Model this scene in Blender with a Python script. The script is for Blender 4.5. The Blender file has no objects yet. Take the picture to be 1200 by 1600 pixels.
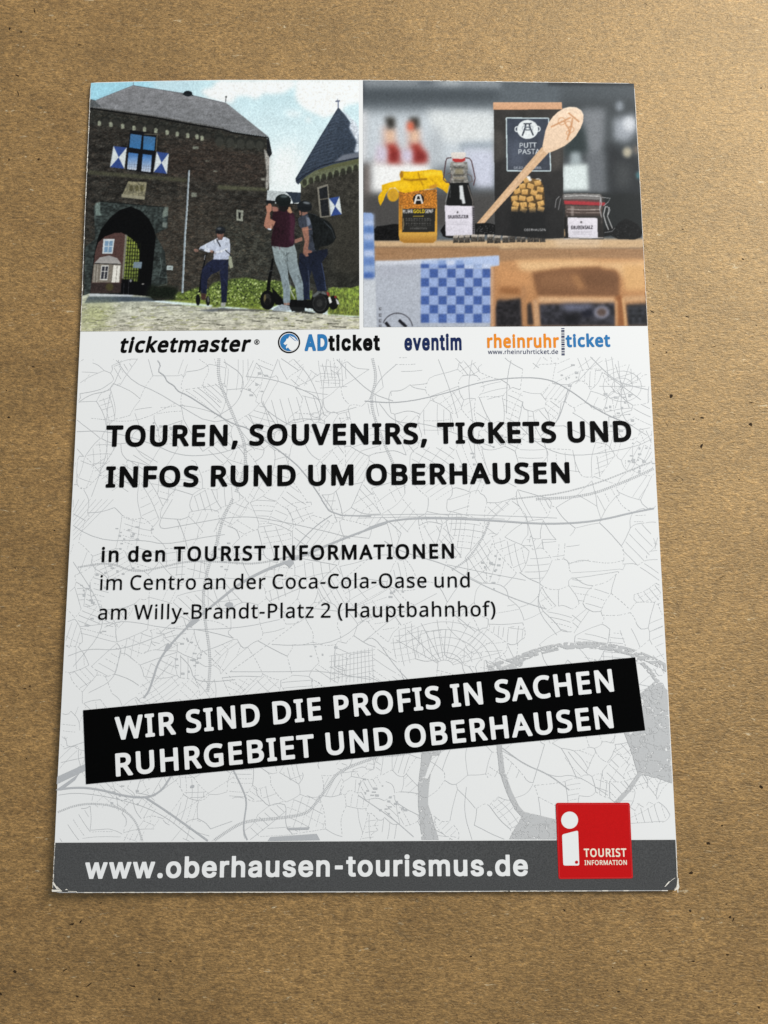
import bpy, math, random
import numpy as np
from mathutils import Matrix, Vector

random.seed(7)
RNG = np.random.default_rng(11)
sc = bpy.context.scene
col = sc.collection

# ------------------------------------------------------------------ camera
# Real size: the card is a 105 x 148 mm postcard. World units are metres.
MM = 0.001
CARD_T = 0.32                       # thickness of the card, mm
BASE_Z = 0.40                       # height of the printed face where the card lies flat, mm
FPX, CX, CY = 1165.0, 600.0, 800.0  # phone lens: focal length in pixels of a 1200 x 1600 frame
ROT = np.array([[0.99999, 0.0034, -0.00248], [-0.00369, 0.99164, -0.129], [0.00202, 0.12901, 0.99164]])
CAM = np.array([3.343, -27.075, 132.507 + BASE_Z])

cam = bpy.data.cameras.new('camera')
cam.sensor_fit = 'VERTICAL'
cam.sensor_height = 24.0
cam.lens = FPX / 1600.0 * 24.0
cam.clip_start = 0.005
cam.clip_end = 20.0
camo = bpy.data.objects.new('camera', cam)
col.objects.link(camo)
m = Matrix([list(r) for r in ROT]).to_4x4()
m.translation = Vector(CAM * MM)
camo.matrix_world = m
sc.camera = camo

# ------------------------------------------------------------------ light
world = bpy.data.worlds.new('World')
sc.world = world
world.use_nodes = True
bg = world.node_tree.nodes['Background']
bg.inputs[0].default_value = (0.86, 0.94, 1.0, 1)
bg.inputs[1].default_value = 0.32

lamp = bpy.data.lights.new('window_light', 'AREA')      # the daylight window up and to the right
lamp.shape = 'RECTANGLE'
lamp.size, lamp.size_y = 0.42, 0.34
lamp.energy = 8.8
lamp.color = (0.985, 1.0, 0.985)
lo = bpy.data.objects.new('window_light', lamp)
lo.location = (0.50, 0.46, 0.46)
lo.rotation_euler = (Vector((0.02, 0.0, 0)) - Vector(lo.location)).to_track_quat('-Z', 'Y').to_euler()
col.objects.link(lo)

vs = sc.view_settings
vs.view_transform = 'Standard'
vs.look = 'None'
vs.exposure = 0.0
vs.gamma = 1.0
vs.use_curve_mapping = False

# ------------------------------------------------------------------ glyph outlines (flattened, cap height 1000)
GLYPHS = {
 'A': {
  ' ': [[364]],
  '(': [[420],[56,384,57,441,61,497,68,553,78,608,90,662,106,715,124,766,146,817,170,865,198,912,228,957,262,1000,378,1000,332,933,292,862,258,788,230,710,209,630,193,550,184,468,181,385,182,331,186,278,193,224,203,171,216,118,231,66,249,16,269,-34,292,-83,318,-130,346,-177,377,-221,262,-221,228,-179,198,-135,170,-89,146,-41,124,8,106,59,90,111,78,164,68,218,61,273,57,328]],
  ')': [[420],[364,384,363,328,359,273,352,218,342,164,330,111,315,59,296,8,275,-41,251,-89,223,-135,192,-179,158,-221,43,-221,74,-177,103,-130,128,-83,151,-34,172,16,189,66,205,118,217,171,227,224,234,278,238,331,239,385,238,440,234,495,227,550,217,604,205,657,189,710,172,761,151,812,128,862,102,910,74,956,42,1000,158,1000,192,957,223,912,251,865,275,817,296,766,315,715,330,662,342,608,352,553,359,497,363,441]],
  ',': [[375],[269,147,237,41,194,-74,148,-181,57,-181,85,-67,109,54,127,162,259,162]],
  '-': [[451],[56,321,56,430,395,430,395,321]],
  '.': [[375],[101,76,107,120,126,148,154,164,186,169,220,164,249,148,268,120,275,76,268,32,249,3,220,-14,186,-20,154,-14,126,3,107,32]],
  '2': [[801],[728,0,67,0,67,102,329,367,457,501,488,540,514,579,535,617,550,656,559,697,562,741,556,792,540,833,513,866,477,890,434,904,385,909,339,906,296,898,257,884,220,865,182,841,144,814,78,896,165,957,197,973,231,987,267,999,305,1007,344,1012,385,1014,445,1010,498,1000,546,982,588,957,622,927,651,890,671,848,684,800,688,748,684,697,673,648,655,601,631,555,601,510,566,466,431,324,223,118,223,112,728,112]],
  'A': [[895],[763,0,643,310,246,310,127,0,0,0,391,1004,504,1004,894,0],[493,724,479,765,460,826,445,874,431,817,415,765,402,724,289,422,605,422]],
  'B': [[910],[422,1000,510,997,586,986,651,969,705,945,747,912,777,869,795,816,801,752,799,714,791,680,779,648,763,619,741,594,715,572,684,554,650,540,611,531,611,524,651,515,689,503,725,487,756,467,783,442,805,412,822,376,831,333,835,284,830,227,816,175,793,130,761,90,721,58,673,33,618,15,556,4,487,0,136,0,136,1000],[447,574,524,579,582,593,623,616,650,648,666,688,671,738,664,788,645,827,613,856,566,876,504,888,427,892,262,892,262,574],[262,469,262,106,464,106,543,112,605,129,648,158,677,196,695,242,700,294,698,328,690,359,677,387,658,411,633,431,600,447,560,460,511,467,454,469]],
  'C': [[885],[564,903,513,900,465,891,420,876,379,855,343,828,311,796,283,759,261,716,242,669,229,617,221,560,218,500,221,440,228,385,240,333,257,286,287,230,325,183,372,146,427,118,491,102,563,97,606,98,648,102,688,108,803,136,803,27,765,14,726,4,687,-4,645,-10,597,-13,545,-14,472,-10,405,2,344,21,290,49,242,84,200,125,165,173,137,228,114,289,98,355,89,426,85,501,87,557,93,610,103,661,117,709,141,768,172,823,209,871,253,913,303,949,360,977,423,998,491,1010,566,1014,617,1012,666,1007,714,999,760,987,803,972,842,955,791,849,688,887,649,896,608,901]],
  'D': [[1022],[937,510,933,429,921,355,902,288,875,228,840,175,799,129,751,90,696,57,635,32,568,14,494,4,415,0,136,0,136,1000,444,1000,517,996,585,986,648,968,706,944,758,913,804,875,843,830,877,779,903,722,922,658,933,587],[804,506,801,569,793,627,779,678,760,724,726,776,683,818,631,851,570,874,502,888,426,892,262,892,262,108,398,108,493,114,575,133,645,164,702,208,747,264,779,332,798,413]],
  'E': [[779],[695,0,136,0,136,1000,695,1000,695,889,262,889,262,577,669,577,669,468,262,468,262,111,695,111]],
  'F': [[727],[262,0,136,0,136,1000,695,1000,695,889,262,889,262,535,668,535,668,424,262,424]],
  'G': [[1020],[570,528,916,528,916,38,862,22,807,9,752,-1,695,-8,632,-13,564,-14,490,-10,421,2,359,21,303,48,252,83,209,124,172,172,141,226,117,287,99,352,89,424,85,500,89,576,101,646,120,712,147,772,181,826,222,874,270,915,324,950,385,978,452,998,525,1010,604,1014,659,1012,712,1007,763,999,811,987,858,972,902,955,854,846,817,861,777,875,735,887,690,896,644,901,597,903,539,900,486,891,437,876,392,854,340,817,296,771,262,715,242,668,228,616,220,560,217,500,219,442,227,388,239,337,256,289,286,233,327,185,377,146,421,124,472,108,530,98,594,95,706,102,790,119,790,416,570,416]],
  'H': [[1038],[901,0,775,0,775,466,262,466,262,0,136,0,136,1000,262,1000,262,577,775,577,775,1000,901,1000]],
  'I': [[475],[417,0,56,0,56,73,174,99,174,899,56,927,56,1000,417,1000,417,927,300,899,300,99,417,73]],
  'K': [[867],[867,0,718,0,364,478,262,388,262,0,136,0,136,1000,262,1000,262,507,347,602,434,697,704,1000,852,1000,455,564]],
  'L': [[734],[136,0,136,1000,262,1000,262,112,699,112,699,0]],
  'M': [[1270],[577,0,248,877,242,877,247,805,251,711,252,606,252,0,136,0,136,1000,322,1000,630,181,636,181,950,1000,1134,1000,1134,0,1010,0,1010,615,1011,712,1015,803,1020,875,1014,875,681,0]],
  'N': [[1064],[929,0,782,0,246,831,241,831,246,754,250,660,252,559,252,0,136,0,136,1000,282,1000,815,172,821,172,817,239,813,338,811,436,811,1000,929,1000]],
  'O': [[1094],[1008,501,1007,445,1001,391,992,339,979,291,956,230,927,176,891,127,850,85,802,50,747,22,687,2,620,-10,548,-14,473,-10,404,2,343,23,289,51,240,86,199,128,164,176,135,231,113,291,101,340,92,392,87,446,85,503,89,577,98,647,114,712,136,772,164,826,199,874,241,916,289,951,344,979,406,999,474,1011,549,1015,621,1011,687,999,747,980,801,952,849,917,891,875,927,827,956,772,979,712,995,647,1005,577],[218,501,221,441,227,384,238,332,254,284,281,228,317,182,362,144,415,117,477,101,548,95,619,101,681,117,733,144,777,182,813,228,840,284,856,332,867,384,873,441,875,501,870,591,856,670,831,739,797,798,752,844,696,878,628,898,549,905,478,899,415,883,362,856,317,820,281,773,254,718,238,670,227,619,221,562]],
  'P': [[847],[401,1000,492,995,570,981,635,957,686,923,725,881,754,830,770,772,776,706,774,665,767,626,756,588,739,551,717,517,689,486,655,458,614,435,566,415,511,401,448,392,377,389,262,389,262,0,136,0,136,1000],[389,892,262,892,262,497,363,497,423,499,475,506,521,518,559,534,591,555,615,583,632,616,642,655,646,700,639,759,618,807,584,845,535,871,470,887]],
  'Q': [[1094],[1008,501,1006,442,1000,385,990,331,975,280,950,217,918,161,878,112,832,70,778,37,717,11,957,-238,776,-238,583,-13,565,-13,548,-14,473,-10,404,2,343,23,289,51,240,86,199,128,164,176,135,231,113,291,101,340,92,392,87,446,85,503,89,577,98,647,114,712,136,772,164,826,199,874,241,916,289,951,344,979,406,999,474,1011,549,1015,621,1011,687,999,747,980,801,952,849,917,891,875,927,827,956,772,979,712,995,647,1005,577],[218,501,221,441,227,384,238,332,254,284,281,228,317,182,362,144,415,117,477,101,548,95,619,101,681,117,733,144,777,182,813,228,840,284,856,332,867,384,873,441,875,501,870,591,856,670,831,739,797,798,752,844,696,878,628,898,549,905,478,899,415,883,362,856,317,820,281,773,254,718,238,670,227,619,221,562]],
  'R': [[871],[412,1000,490,996,558,986,617,968,666,944,706,912,737,874,758,828,772,776,776,716,773,665,763,621,746,583,725,550,700,521,672,498,641,478,609,462,576,448,850,0,703,0,461,413,262,413,262,0,136,0,136,1000],[405,891,262,891,262,520,412,520,486,525,545,541,590,568,621,605,639,653,646,710,643,751,634,786,620,815,599,839,573,858,541,873,502,883,457,889]],
  'S': [[769],[703,268,698,211,684,160,660,116,627,77,585,45,536,20,479,1,416,-10,346,-14,239,-8,146,8,71,34,71,154,108,140,150,126,197,113,247,103,299,97,352,95,398,97,440,104,476,115,507,130,532,148,552,171,566,197,574,225,577,256,572,301,556,339,539,361,515,382,484,401,445,421,398,441,342,462,229,513,199,532,172,553,148,576,129,600,113,627,100,655,91,687,86,721,84,759,89,810,102,855,125,896,155,931,193,960,237,983,288,1000,343,1011,403,1014,457,1012,507,1007,555,999,599,987,641,974,679,958,640,850,527,888,486,897,444,902,401,903,361,901,326,895,296,885,259,863,232,834,217,798,211,758,217,711,232,674,249,652,272,632,301,613,337,595,379,576,430,556,486,534,535,511,579,487,616,460,647,431,672,398,689,360,700,317]],
  'T': [[779],[452,0,326,0,326,889,14,889,14,1000,763,1000,763,889,452,889]],
  'U': [[1024],[896,353,892,286,878,224,854,166,821,114,779,70,726,34,680,13,628,-2,571,-11,507,-14,419,-8,343,11,278,43,223,88,181,142,150,205,132,276,126,356,126,1000,252,1000,252,352,259,276,281,213,317,162,368,125,434,103,514,95,571,99,620,110,662,128,696,153,724,183,745,219,760,260,769,304,772,353,772,1000,896,1000]],
  'V': [[840],[840,1000,483,0,357,0,0,1000,132,1000,357,359,384,280,404,208,420,140,436,209,457,282,483,361,707,1000]],
  'W': [[1303],[1284,1000,1018,0,891,0,696,655,679,716,664,775,652,823,646,853,641,823,630,775,616,715,598,651,409,0,282,0,17,1000,148,1000,304,389,319,326,333,264,343,206,352,151,361,209,373,270,388,333,405,396,581,1000,711,1000,895,392,913,327,929,263,940,204,950,151,961,225,978,305,999,391,1153,1000]],
  'Z': [[801],[746,0,53,0,53,95,580,888,70,888,70,1000,732,1000,732,905,206,112,746,112]],
  'a': [[786],[403,763,468,760,523,748,569,729,606,703,643,655,665,591,672,511,672,0,583,0,559,106,553,106,532,81,509,58,487,39,463,22,437,9,408,-1,377,-8,341,-13,301,-14,258,-11,217,-3,180,10,147,29,118,53,95,83,78,119,68,161,64,209,74,278,104,335,153,382,203,409,265,429,339,442,424,448,552,452,552,497,547,553,534,597,511,627,480,648,442,660,396,664,358,662,320,656,284,646,185,606,147,699,182,716,221,731,263,744,309,755,355,761],[440,363,356,355,291,340,246,318,216,288,198,251,192,207,196,169,209,138,230,115,258,99,291,89,329,85,389,91,442,109,487,138,522,179,543,233,550,300,550,367]],
  'b': [[861],[242,805,240,716,235,651,242,651,266,681,296,708,331,731,371,749,420,760,475,763,541,757,601,739,654,709,700,666,737,611,763,545,779,466,784,375,782,314,775,257,763,206,746,160,717,107,680,63,637,29,588,5,534,-9,475,-14,420,-10,371,0,331,18,296,41,266,67,242,95,232,95,207,0,119,0,119,1064,242,1064],[454,661,404,658,362,648,328,631,300,607,278,576,262,539,251,493,244,440,242,380,242,374,245,309,254,252,268,203,288,162,327,121,383,96,457,88,518,96,568,121,607,162,629,204,644,253,654,311,657,377,654,443,644,501,629,550,607,590,568,629,517,653]],
  'c': [[672],[420,-14,356,-9,297,4,243,27,195,59,154,101,121,153,102,198,88,250,80,308,77,371,80,437,89,497,103,550,123,597,158,649,200,692,249,724,304,747,364,760,429,765,466,763,503,759,539,753,573,744,601,735,626,724,588,622,510,646,426,657,378,653,337,643,301,625,271,600,247,568,228,529,215,484,207,432,204,373,207,316,215,265,228,220,247,181,271,150,300,125,334,107,374,96,419,92,458,94,494,98,527,105,613,136,613,27,587,15,560,5,530,-4,498,-9,461,-13]],
  'd': [[861],[385,-14,319,-8,259,10,207,41,161,83,124,138,98,205,82,283,77,374,82,465,98,544,125,611,162,666,208,709,260,740,320,759,387,765,424,763,458,758,489,750,529,733,564,710,594,683,619,654,627,654,623,708,619,765,619,1064,742,1064,742,0,643,0,625,101,619,101,594,70,564,43,529,19,488,1,457,-7,423,-12],[405,88,476,95,532,117,572,153,599,204,615,270,620,350,620,373,618,439,609,496,594,546,574,588,535,629,478,654,403,662,343,654,293,627,254,583,232,540,217,491,208,434,204,371,208,308,217,252,232,203,254,162,293,121,343,96]],
  'e': [[790],[409,765,470,760,526,746,575,723,618,691,653,651,681,604,702,551,714,491,718,426,718,352,204,352,213,273,235,209,270,158,317,121,375,98,444,91,490,93,532,97,571,104,685,143,685,35,647,20,609,7,571,-2,532,-9,487,-13,438,-14,370,-9,307,5,250,29,199,63,157,106,123,159,103,204,88,255,80,310,77,370,80,429,87,484,100,535,118,581,150,636,188,681,235,717,287,744,345,759],[408,664,353,658,306,639,268,607,239,564,218,512,207,450,590,450,587,491,581,528,570,562,555,591,535,616,511,637,481,652,447,661]],
  'f': [[482],[465,655,276,655,276,0,153,0,153,655,21,655,21,713,153,755,153,798,156,859,165,911,181,955,203,992,231,1021,265,1043,304,1059,347,1068,396,1071,478,1064,542,1046,510,950,458,964,398,971,360,966,330,952,306,929,289,897,279,853,276,800,276,751,465,751]],
  'h': [[866],[242,752,240,697,235,647,244,647,261,672,281,693,304,711,329,727,356,740,385,750,415,757,446,762,478,763,535,760,586,751,630,735,667,712,697,682,721,646,738,601,749,549,752,489,752,0,630,0,630,480,626,536,612,581,590,616,557,641,515,656,462,661,410,658,366,647,331,630,302,605,279,574,263,537,251,493,245,444,242,388,242,0,119,0,119,1064,242,1064]],
  'i': [[361],[242,751,242,0,119,0,119,751],[182,1032,209,1027,232,1013,248,989,254,954,248,919,232,895,209,880,182,875,154,880,130,895,114,919,109,954,114,989,130,1013,154,1027]],
  'k': [[748],[241,508,239,450,235,387,241,387,266,419,300,461,331,497,570,751,714,751,410,430,735,0,587,0,326,350,241,276,241,0,119,0,119,1064,241,1064]],
  'l': [[361],[242,0,119,0,119,1064,242,1064]],
  'm': [[1310],[943,765,1020,757,1084,736,1133,700,1161,662,1180,614,1192,557,1196,489,1196,0,1074,0,1074,483,1070,537,1058,582,1037,616,1008,641,969,656,922,661,856,654,804,633,765,598,739,550,724,488,718,415,718,0,597,0,597,483,595,520,589,553,580,582,559,617,529,641,505,652,476,659,443,661,396,658,356,647,324,630,297,605,277,575,261,538,251,495,244,445,242,389,242,0,119,0,119,751,218,751,237,648,244,648,270,684,302,714,338,736,378,752,406,759,435,763,465,765,520,761,568,751,610,734,645,710,673,678,695,639,702,639,730,678,764,710,805,734,849,751,895,761]],
  'n': [[866],[480,765,544,761,598,748,645,728,683,700,713,662,735,614,748,557,752,489,752,0,630,0,630,480,626,536,612,581,590,616,557,641,515,656,462,661,388,653,330,630,290,591,263,538,248,470,242,389,242,0,119,0,119,751,218,751,237,648,244,648,262,673,283,695,306,714,332,729,359,742,388,752,418,759,449,763]],
  'o': [[847],[772,377,769,317,761,261,747,211,729,165,705,124,677,88,645,57,608,32,567,12,521,-2,473,-11,422,-14,373,-11,328,-2,284,12,244,32,208,57,175,88,147,124,122,165,103,211,89,261,80,317,77,377,80,437,88,492,101,542,119,588,151,640,191,684,239,719,295,744,357,760,426,765,491,760,551,744,606,719,654,684,694,640,728,588,747,542,761,492,769,437],[204,377,207,320,215,269,228,223,246,183,270,150,300,123,335,104,377,92,424,88,472,92,513,104,549,123,579,150,603,183,621,223,634,269,642,320,644,377,642,434,634,484,620,529,602,568,578,601,548,627,513,646,471,657,423,661,353,653,298,627,256,585,234,544,217,495,208,440]],
  'p': [[861],[476,765,542,759,601,741,654,710,700,668,737,614,763,547,779,468,784,377,782,316,775,259,763,208,746,162,717,108,681,64,638,30,589,6,535,-9,475,-14,438,-12,404,-7,373,1,331,19,296,41,242,95,234,95,239,35,242,-28,242,-336,119,-336,119,751,220,751,237,648,242,648,267,679,296,707,331,731,372,749,403,758,438,763],[454,661,407,658,366,648,332,632,304,610,282,581,265,546,253,505,245,456,242,401,242,377,244,318,251,266,262,220,278,180,300,148,328,122,364,103,406,92,457,88,500,92,537,105,569,126,596,154,618,189,635,229,647,275,654,324,657,378,654,439,644,494,629,542,607,584,568,627,517,653]],
  'r': [[578],[469,765,515,763,557,756,542,643,502,650,461,653,418,648,378,634,341,613,308,583,289,560,273,534,260,504,250,472,244,438,242,401,242,0,119,0,119,751,220,751,234,613,239,613,256,641,276,666,297,690,320,711,346,729,374,744,404,756,436,762]],
  's': [[671],[608,207,604,161,592,121,571,85,544,55,509,31,468,11,420,-3,367,-11,308,-14,258,-13,213,-8,173,-1,137,8,103,20,73,34,73,146,181,104,224,94,267,88,311,85,368,89,413,99,447,116,470,138,484,165,489,196,485,223,473,246,452,269,418,291,304,342,179,398,147,418,121,440,99,465,84,494,75,527,71,566,80,624,106,674,149,713,191,736,239,752,293,761,353,765,398,763,440,759,481,751,520,741,557,729,592,714,550,616,451,650,416,658,381,662,345,664,298,661,260,653,229,639,199,610,189,573,194,544,207,520,232,499,268,478,382,430,504,375,535,355,561,333,581,307,596,279,605,245]],
  't': [[506],[370,87,427,92,475,102,475,8,419,-8,349,-14,311,-12,274,-5,240,6,209,23,182,47,160,77,143,115,132,162,129,218,129,655,22,655,22,714,130,763,179,923,252,923,252,751,469,751,469,655,252,655,252,221,256,180,267,146,285,120,309,101,337,90]],
  'u': [[866],[746,751,746,0,646,0,627,99,622,99,604,75,584,53,560,35,534,20,507,7,478,-2,447,-9,416,-13,384,-14,327,-11,277,-1,233,15,196,37,165,67,141,104,124,148,114,200,111,259,111,751,235,751,235,268,240,213,253,168,276,133,308,108,350,93,402,88,454,92,498,102,534,120,563,144,586,175,603,212,614,256,621,305,623,360,623,751]],
  'w': [[1101],[604,424,587,482,572,537,560,585,552,623,546,623,539,585,527,536,513,481,496,423,361,1,221,1,15,752,143,752,246,352,268,270,285,191,296,127,301,127,311,169,323,223,337,279,352,329,485,752,619,752,748,329,768,261,787,190,798,129,804,129,814,188,833,267,854,352,959,752,1085,752,877,1,732,1]],
  'y': [[714],[1,751,133,751,296,324,321,251,343,183,359,119,364,119,391,211,429,325,581,751,714,751,391,-104,372,-148,351,-189,328,-226,303,-259,274,-286,242,-307,205,-323,164,-333,118,-336,59,-333,15,-325,15,-227,53,-232,98,-235,138,-231,173,-219,202,-200,227,-173,248,-140,265,-102,304,-3]],
  'z': [[658],[604,0,55,0,55,81,458,655,78,655,78,751,594,751,594,658,196,95,604,95]],
  '®': [[1165],[391,193,391,805,570,805,640,800,696,785,738,761,768,725,785,680,791,625,788,584,776,549,758,520,734,497,709,479,682,465,845,193,724,193,584,436,497,436,497,193],[567,522,601,526,629,535,653,550,676,582,683,622,676,664,655,693,633,706,603,713,566,716,497,716,497,522],[583,-14,510,-10,441,3,377,24,317,53,263,88,214,131,171,180,135,234,106,294,85,359,73,427,69,500,73,573,85,641,106,706,135,766,171,820,214,869,263,912,317,947,377,976,441,997,510,1010,583,1014,652,1010,719,997,782,976,842,947,896,912,946,869,990,820,1027,766,1057,706,1074,658,1087,607,1094,555,1097,500,1092,427,1080,359,1059,294,1030,234,994,180,952,131,903,88,848,53,789,24,724,3,655,-10],[583,60,641,64,697,75,751,92,801,117,847,148,889,184,927,226,958,273,983,324,1002,379,1013,437,1017,500,1013,559,1002,616,985,671,960,722,930,769,894,811,853,848,807,880,757,905,702,925,644,936,583,940,521,936,462,925,408,908,357,883,311,852,270,816,234,774,204,727,179,676,161,621,151,563,147,500,151,441,161,384,179,329,204,278,234,231,270,189,311,152,357,120,408,95,462,75,521,64]],
 },
 'B': {
  '-': [[891],[662,481,662,369,224,369,224,481]],
  '.': [[369],[187,-9,153,-2,124,17,104,46,97,81,104,115,124,144,153,164,187,170,222,164,251,144,271,115,277,81,271,46,251,17,222,-2]],
  'A': [[943],[32,0,396,1000,543,1000,910,0,777,0,564,595,519,732,456,940,482,940,418,729,374,595,167,0],[216,279,216,391,727,391,727,279]],
  'D': [[987],[430,0,189,0,189,112,422,112,499,117,567,133,625,159,674,194,714,239,745,293,767,355,780,425,785,502,780,578,767,647,745,709,715,762,676,806,628,842,572,867,507,883,434,888,183,888,183,1000,443,1000,513,996,579,985,638,966,693,940,757,895,810,838,852,769,876,710,894,646,904,577,907,502,904,427,893,357,876,292,852,233,821,180,783,134,739,94,689,60,633,34,571,15,504,4],[245,1000,245,0,118,0,118,1000]],
  'O': [[1048],[525,-13,462,-10,403,2,348,22,296,49,248,83,206,125,169,172,137,227,112,287,94,352,83,423,79,499,83,576,94,647,112,713,137,773,169,827,206,875,248,916,296,951,348,978,403,998,462,1010,525,1013,587,1010,647,998,702,978,754,951,802,916,844,875,880,827,912,773,937,713,955,647,966,576,969,499,966,423,955,352,937,287,912,227,880,172,844,125,802,83,754,49,702,22,647,2,587,-10],[525,104,583,109,637,124,687,149,732,184,771,229,803,283,827,347,841,419,846,499,841,581,827,653,803,717,771,771,732,816,687,851,637,876,583,891,525,896,467,891,413,876,362,850,317,815,278,770,246,716,222,653,208,580,203,499,208,419,222,347,246,284,278,229,317,185,362,150,413,124,467,109]],
  'R': [[883],[118,0,118,1000,464,1000,536,996,600,982,655,960,701,931,738,894,767,851,788,803,801,750,805,692,801,634,788,582,767,534,738,491,701,456,654,427,599,406,536,393,464,389,189,389,189,501,459,501,508,504,550,512,585,524,627,553,656,591,669,621,676,655,679,692,676,730,669,765,656,796,638,823,614,846,585,864,549,878,507,886,458,889,245,889,245,0],[694,0,452,450,595,450,841,0]],
  'a': [[765],[314,-17,268,-14,226,-5,186,10,150,30,119,56,94,88,75,124,63,166,60,212,63,252,71,287,85,316,114,352,152,380,182,394,213,405,246,414,350,432,459,446,496,452,521,462,537,477,542,501,542,505,537,547,524,583,502,612,471,633,432,646,385,650,335,646,293,634,259,615,231,591,211,565,197,538,81,572,100,615,125,650,154,680,187,704,223,724,261,738,301,748,341,754,381,756,470,746,501,737,532,725,562,708,589,688,613,661,634,630,649,591,659,546,662,494,662,0,544,0,544,102,536,102,495,48,464,23,423,2,391,-8,355,-15],[335,89,377,92,415,101,448,115,488,145,518,183,536,226,542,271,542,373,510,358,455,346,394,337,345,330,264,312,230,296,203,274,186,244,181,206,185,171,200,142,224,119,255,103,292,93]],
  'b': [[834],[451,-16,408,-13,371,-6,339,7,300,33,271,61,232,115,220,115,220,0,103,0,103,1000,223,1000,223,628,232,628,270,680,299,708,337,733,369,745,406,753,450,756,510,750,565,735,615,709,659,673,697,628,727,575,749,514,763,446,767,371,763,296,749,228,727,166,697,113,660,68,616,32,566,5,511,-11],[433,92,477,96,515,108,549,129,578,156,602,190,621,229,634,273,642,321,645,372,642,423,634,470,621,513,603,552,579,585,550,612,516,632,477,644,433,648,389,644,351,633,317,613,288,587,264,555,246,517,232,473,224,425,221,372,224,319,232,270,246,226,265,187,289,154,318,128,352,108,390,96]],
  'c': [[778],[407,-16,343,-11,283,5,230,32,182,69,142,114,110,167,86,228,72,295,67,368,72,443,86,511,110,572,142,626,182,671,230,707,283,734,343,750,407,756,443,754,478,749,511,741,558,724,600,700,637,669,668,633,686,605,700,576,711,544,595,515,571,568,531,611,476,639,407,648,361,644,320,631,285,610,256,581,232,547,213,508,200,464,192,418,189,368,192,320,200,274,213,231,232,192,256,158,285,130,320,108,361,96,407,91,477,101,532,130,573,174,598,230,713,201,702,169,688,138,671,110,639,73,602,42,574,24,544,10,512,-1,479,-10,444,-14]],
  'd': [[834],[384,-16,324,-11,269,5,219,32,175,68,138,113,107,166,85,228,72,296,67,371,72,446,85,514,108,575,138,628,176,673,220,709,270,735,325,750,385,756,428,753,466,745,497,733,536,708,565,680,602,628,611,628,611,1000,731,1000,731,0,615,0,615,115,603,115,564,61,534,33,496,7,464,-6,427,-13],[402,92,445,96,483,108,517,128,546,154,570,187,589,226,602,270,610,319,613,372,610,425,602,473,589,517,570,555,547,587,518,613,484,633,445,644,402,648,358,644,318,632,284,612,255,585,232,552,213,513,200,470,192,423,189,372,192,321,200,273,213,229,232,190,256,156,285,129,319,108,358,96]],
  'e': [[794],[417,-16,348,-11,285,5,230,32,182,69,142,113,109,167,86,227,72,294,67,367,72,441,86,508,109,569,140,624,179,669,226,706,280,734,339,750,403,756,444,753,483,747,522,735,560,719,595,697,628,670,657,637,682,599,702,554,717,503,726,445,730,381,730,333,147,333,147,434,664,434,609,397,606,445,598,488,585,528,567,563,544,593,516,617,483,635,446,645,403,649,360,645,322,634,288,616,258,592,234,563,214,530,200,493,191,455,189,415,189,349,192,297,201,250,217,209,239,173,265,144,297,121,333,104,373,94,417,91,460,94,499,104,532,120,561,143,584,172,601,207,717,179,703,142,684,108,659,77,629,50,594,27,555,9,513,-5,466,-13]],
  'h': [[806],[223,446,223,0,103,0,103,1000,223,1000,223,565,201,565,227,627,260,676,299,712,344,736,393,751,447,756,495,752,540,742,580,724,616,700,646,669,670,631,688,585,698,532,702,472,702,0,582,0,582,462,577,516,562,562,537,598,503,625,461,642,413,647,378,644,346,637,316,624,278,595,248,556,235,523,226,487]],
  'i': [[328],[103,0,103,746,223,746,223,0],[164,870,133,876,106,894,87,919,81,950,87,981,106,1006,133,1024,164,1030,197,1024,224,1006,242,981,248,950,242,919,224,894,197,876]],
  'k': [[748],[216,268,216,416,237,416,559,746,708,746,362,392,348,392],[103,0,103,1000,223,1000,223,0],[578,0,291,365,376,450,732,0]],
  'm': [[1199],[103,0,103,746,220,746,221,581,211,581,224,618,240,651,260,680,297,715,338,739,384,754,431,759,482,754,527,737,565,709,595,672,617,629,631,579,614,579,625,614,642,646,663,674,688,699,716,720,748,737,783,749,820,757,858,759,901,756,940,747,977,731,1011,709,1039,680,1063,646,1080,604,1091,556,1095,501,1095,0,974,0,974,499,969,548,954,586,929,615,897,634,861,646,823,650,776,644,736,629,703,603,679,570,664,531,659,486,659,0,539,0,539,511,534,550,520,583,497,611,467,633,432,645,392,650,350,645,310,629,275,604,247,568,234,539,226,506,223,468,223,0]],
  'n': [[805],[223,446,223,0,103,0,103,746,219,746,220,565,201,565,227,627,260,676,299,712,344,736,393,751,447,756,495,752,540,742,580,724,615,700,645,669,669,631,688,585,698,532,702,472,702,0,582,0,582,462,577,516,562,562,537,598,503,625,461,642,413,647,378,644,346,637,316,624,278,595,248,556,235,523,226,487]],
  'o': [[816],[407,-16,343,-11,283,5,230,32,182,69,142,114,110,167,86,228,72,295,67,368,72,443,86,511,110,572,142,626,182,671,230,707,283,734,343,750,407,756,473,750,533,734,587,707,634,671,674,626,706,572,730,511,744,443,749,368,744,295,730,228,706,167,674,114,634,69,587,32,533,5,473,-11],[407,91,455,96,496,108,531,130,561,158,585,192,604,231,617,274,625,320,628,368,625,417,617,464,604,507,585,547,561,581,531,610,496,631,455,644,407,648,361,644,320,631,285,610,256,581,232,547,213,508,200,464,192,418,189,368,192,320,200,274,213,231,232,192,256,158,285,130,320,108,361,96]],
  'r': [[509],[103,0,103,746,219,746,219,631,227,631,244,666,268,696,300,722,336,741,376,753,419,756,451,756,479,754,479,634,452,638,407,640,357,635,313,618,276,592,247,557,229,515,223,466,223,0]],
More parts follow.
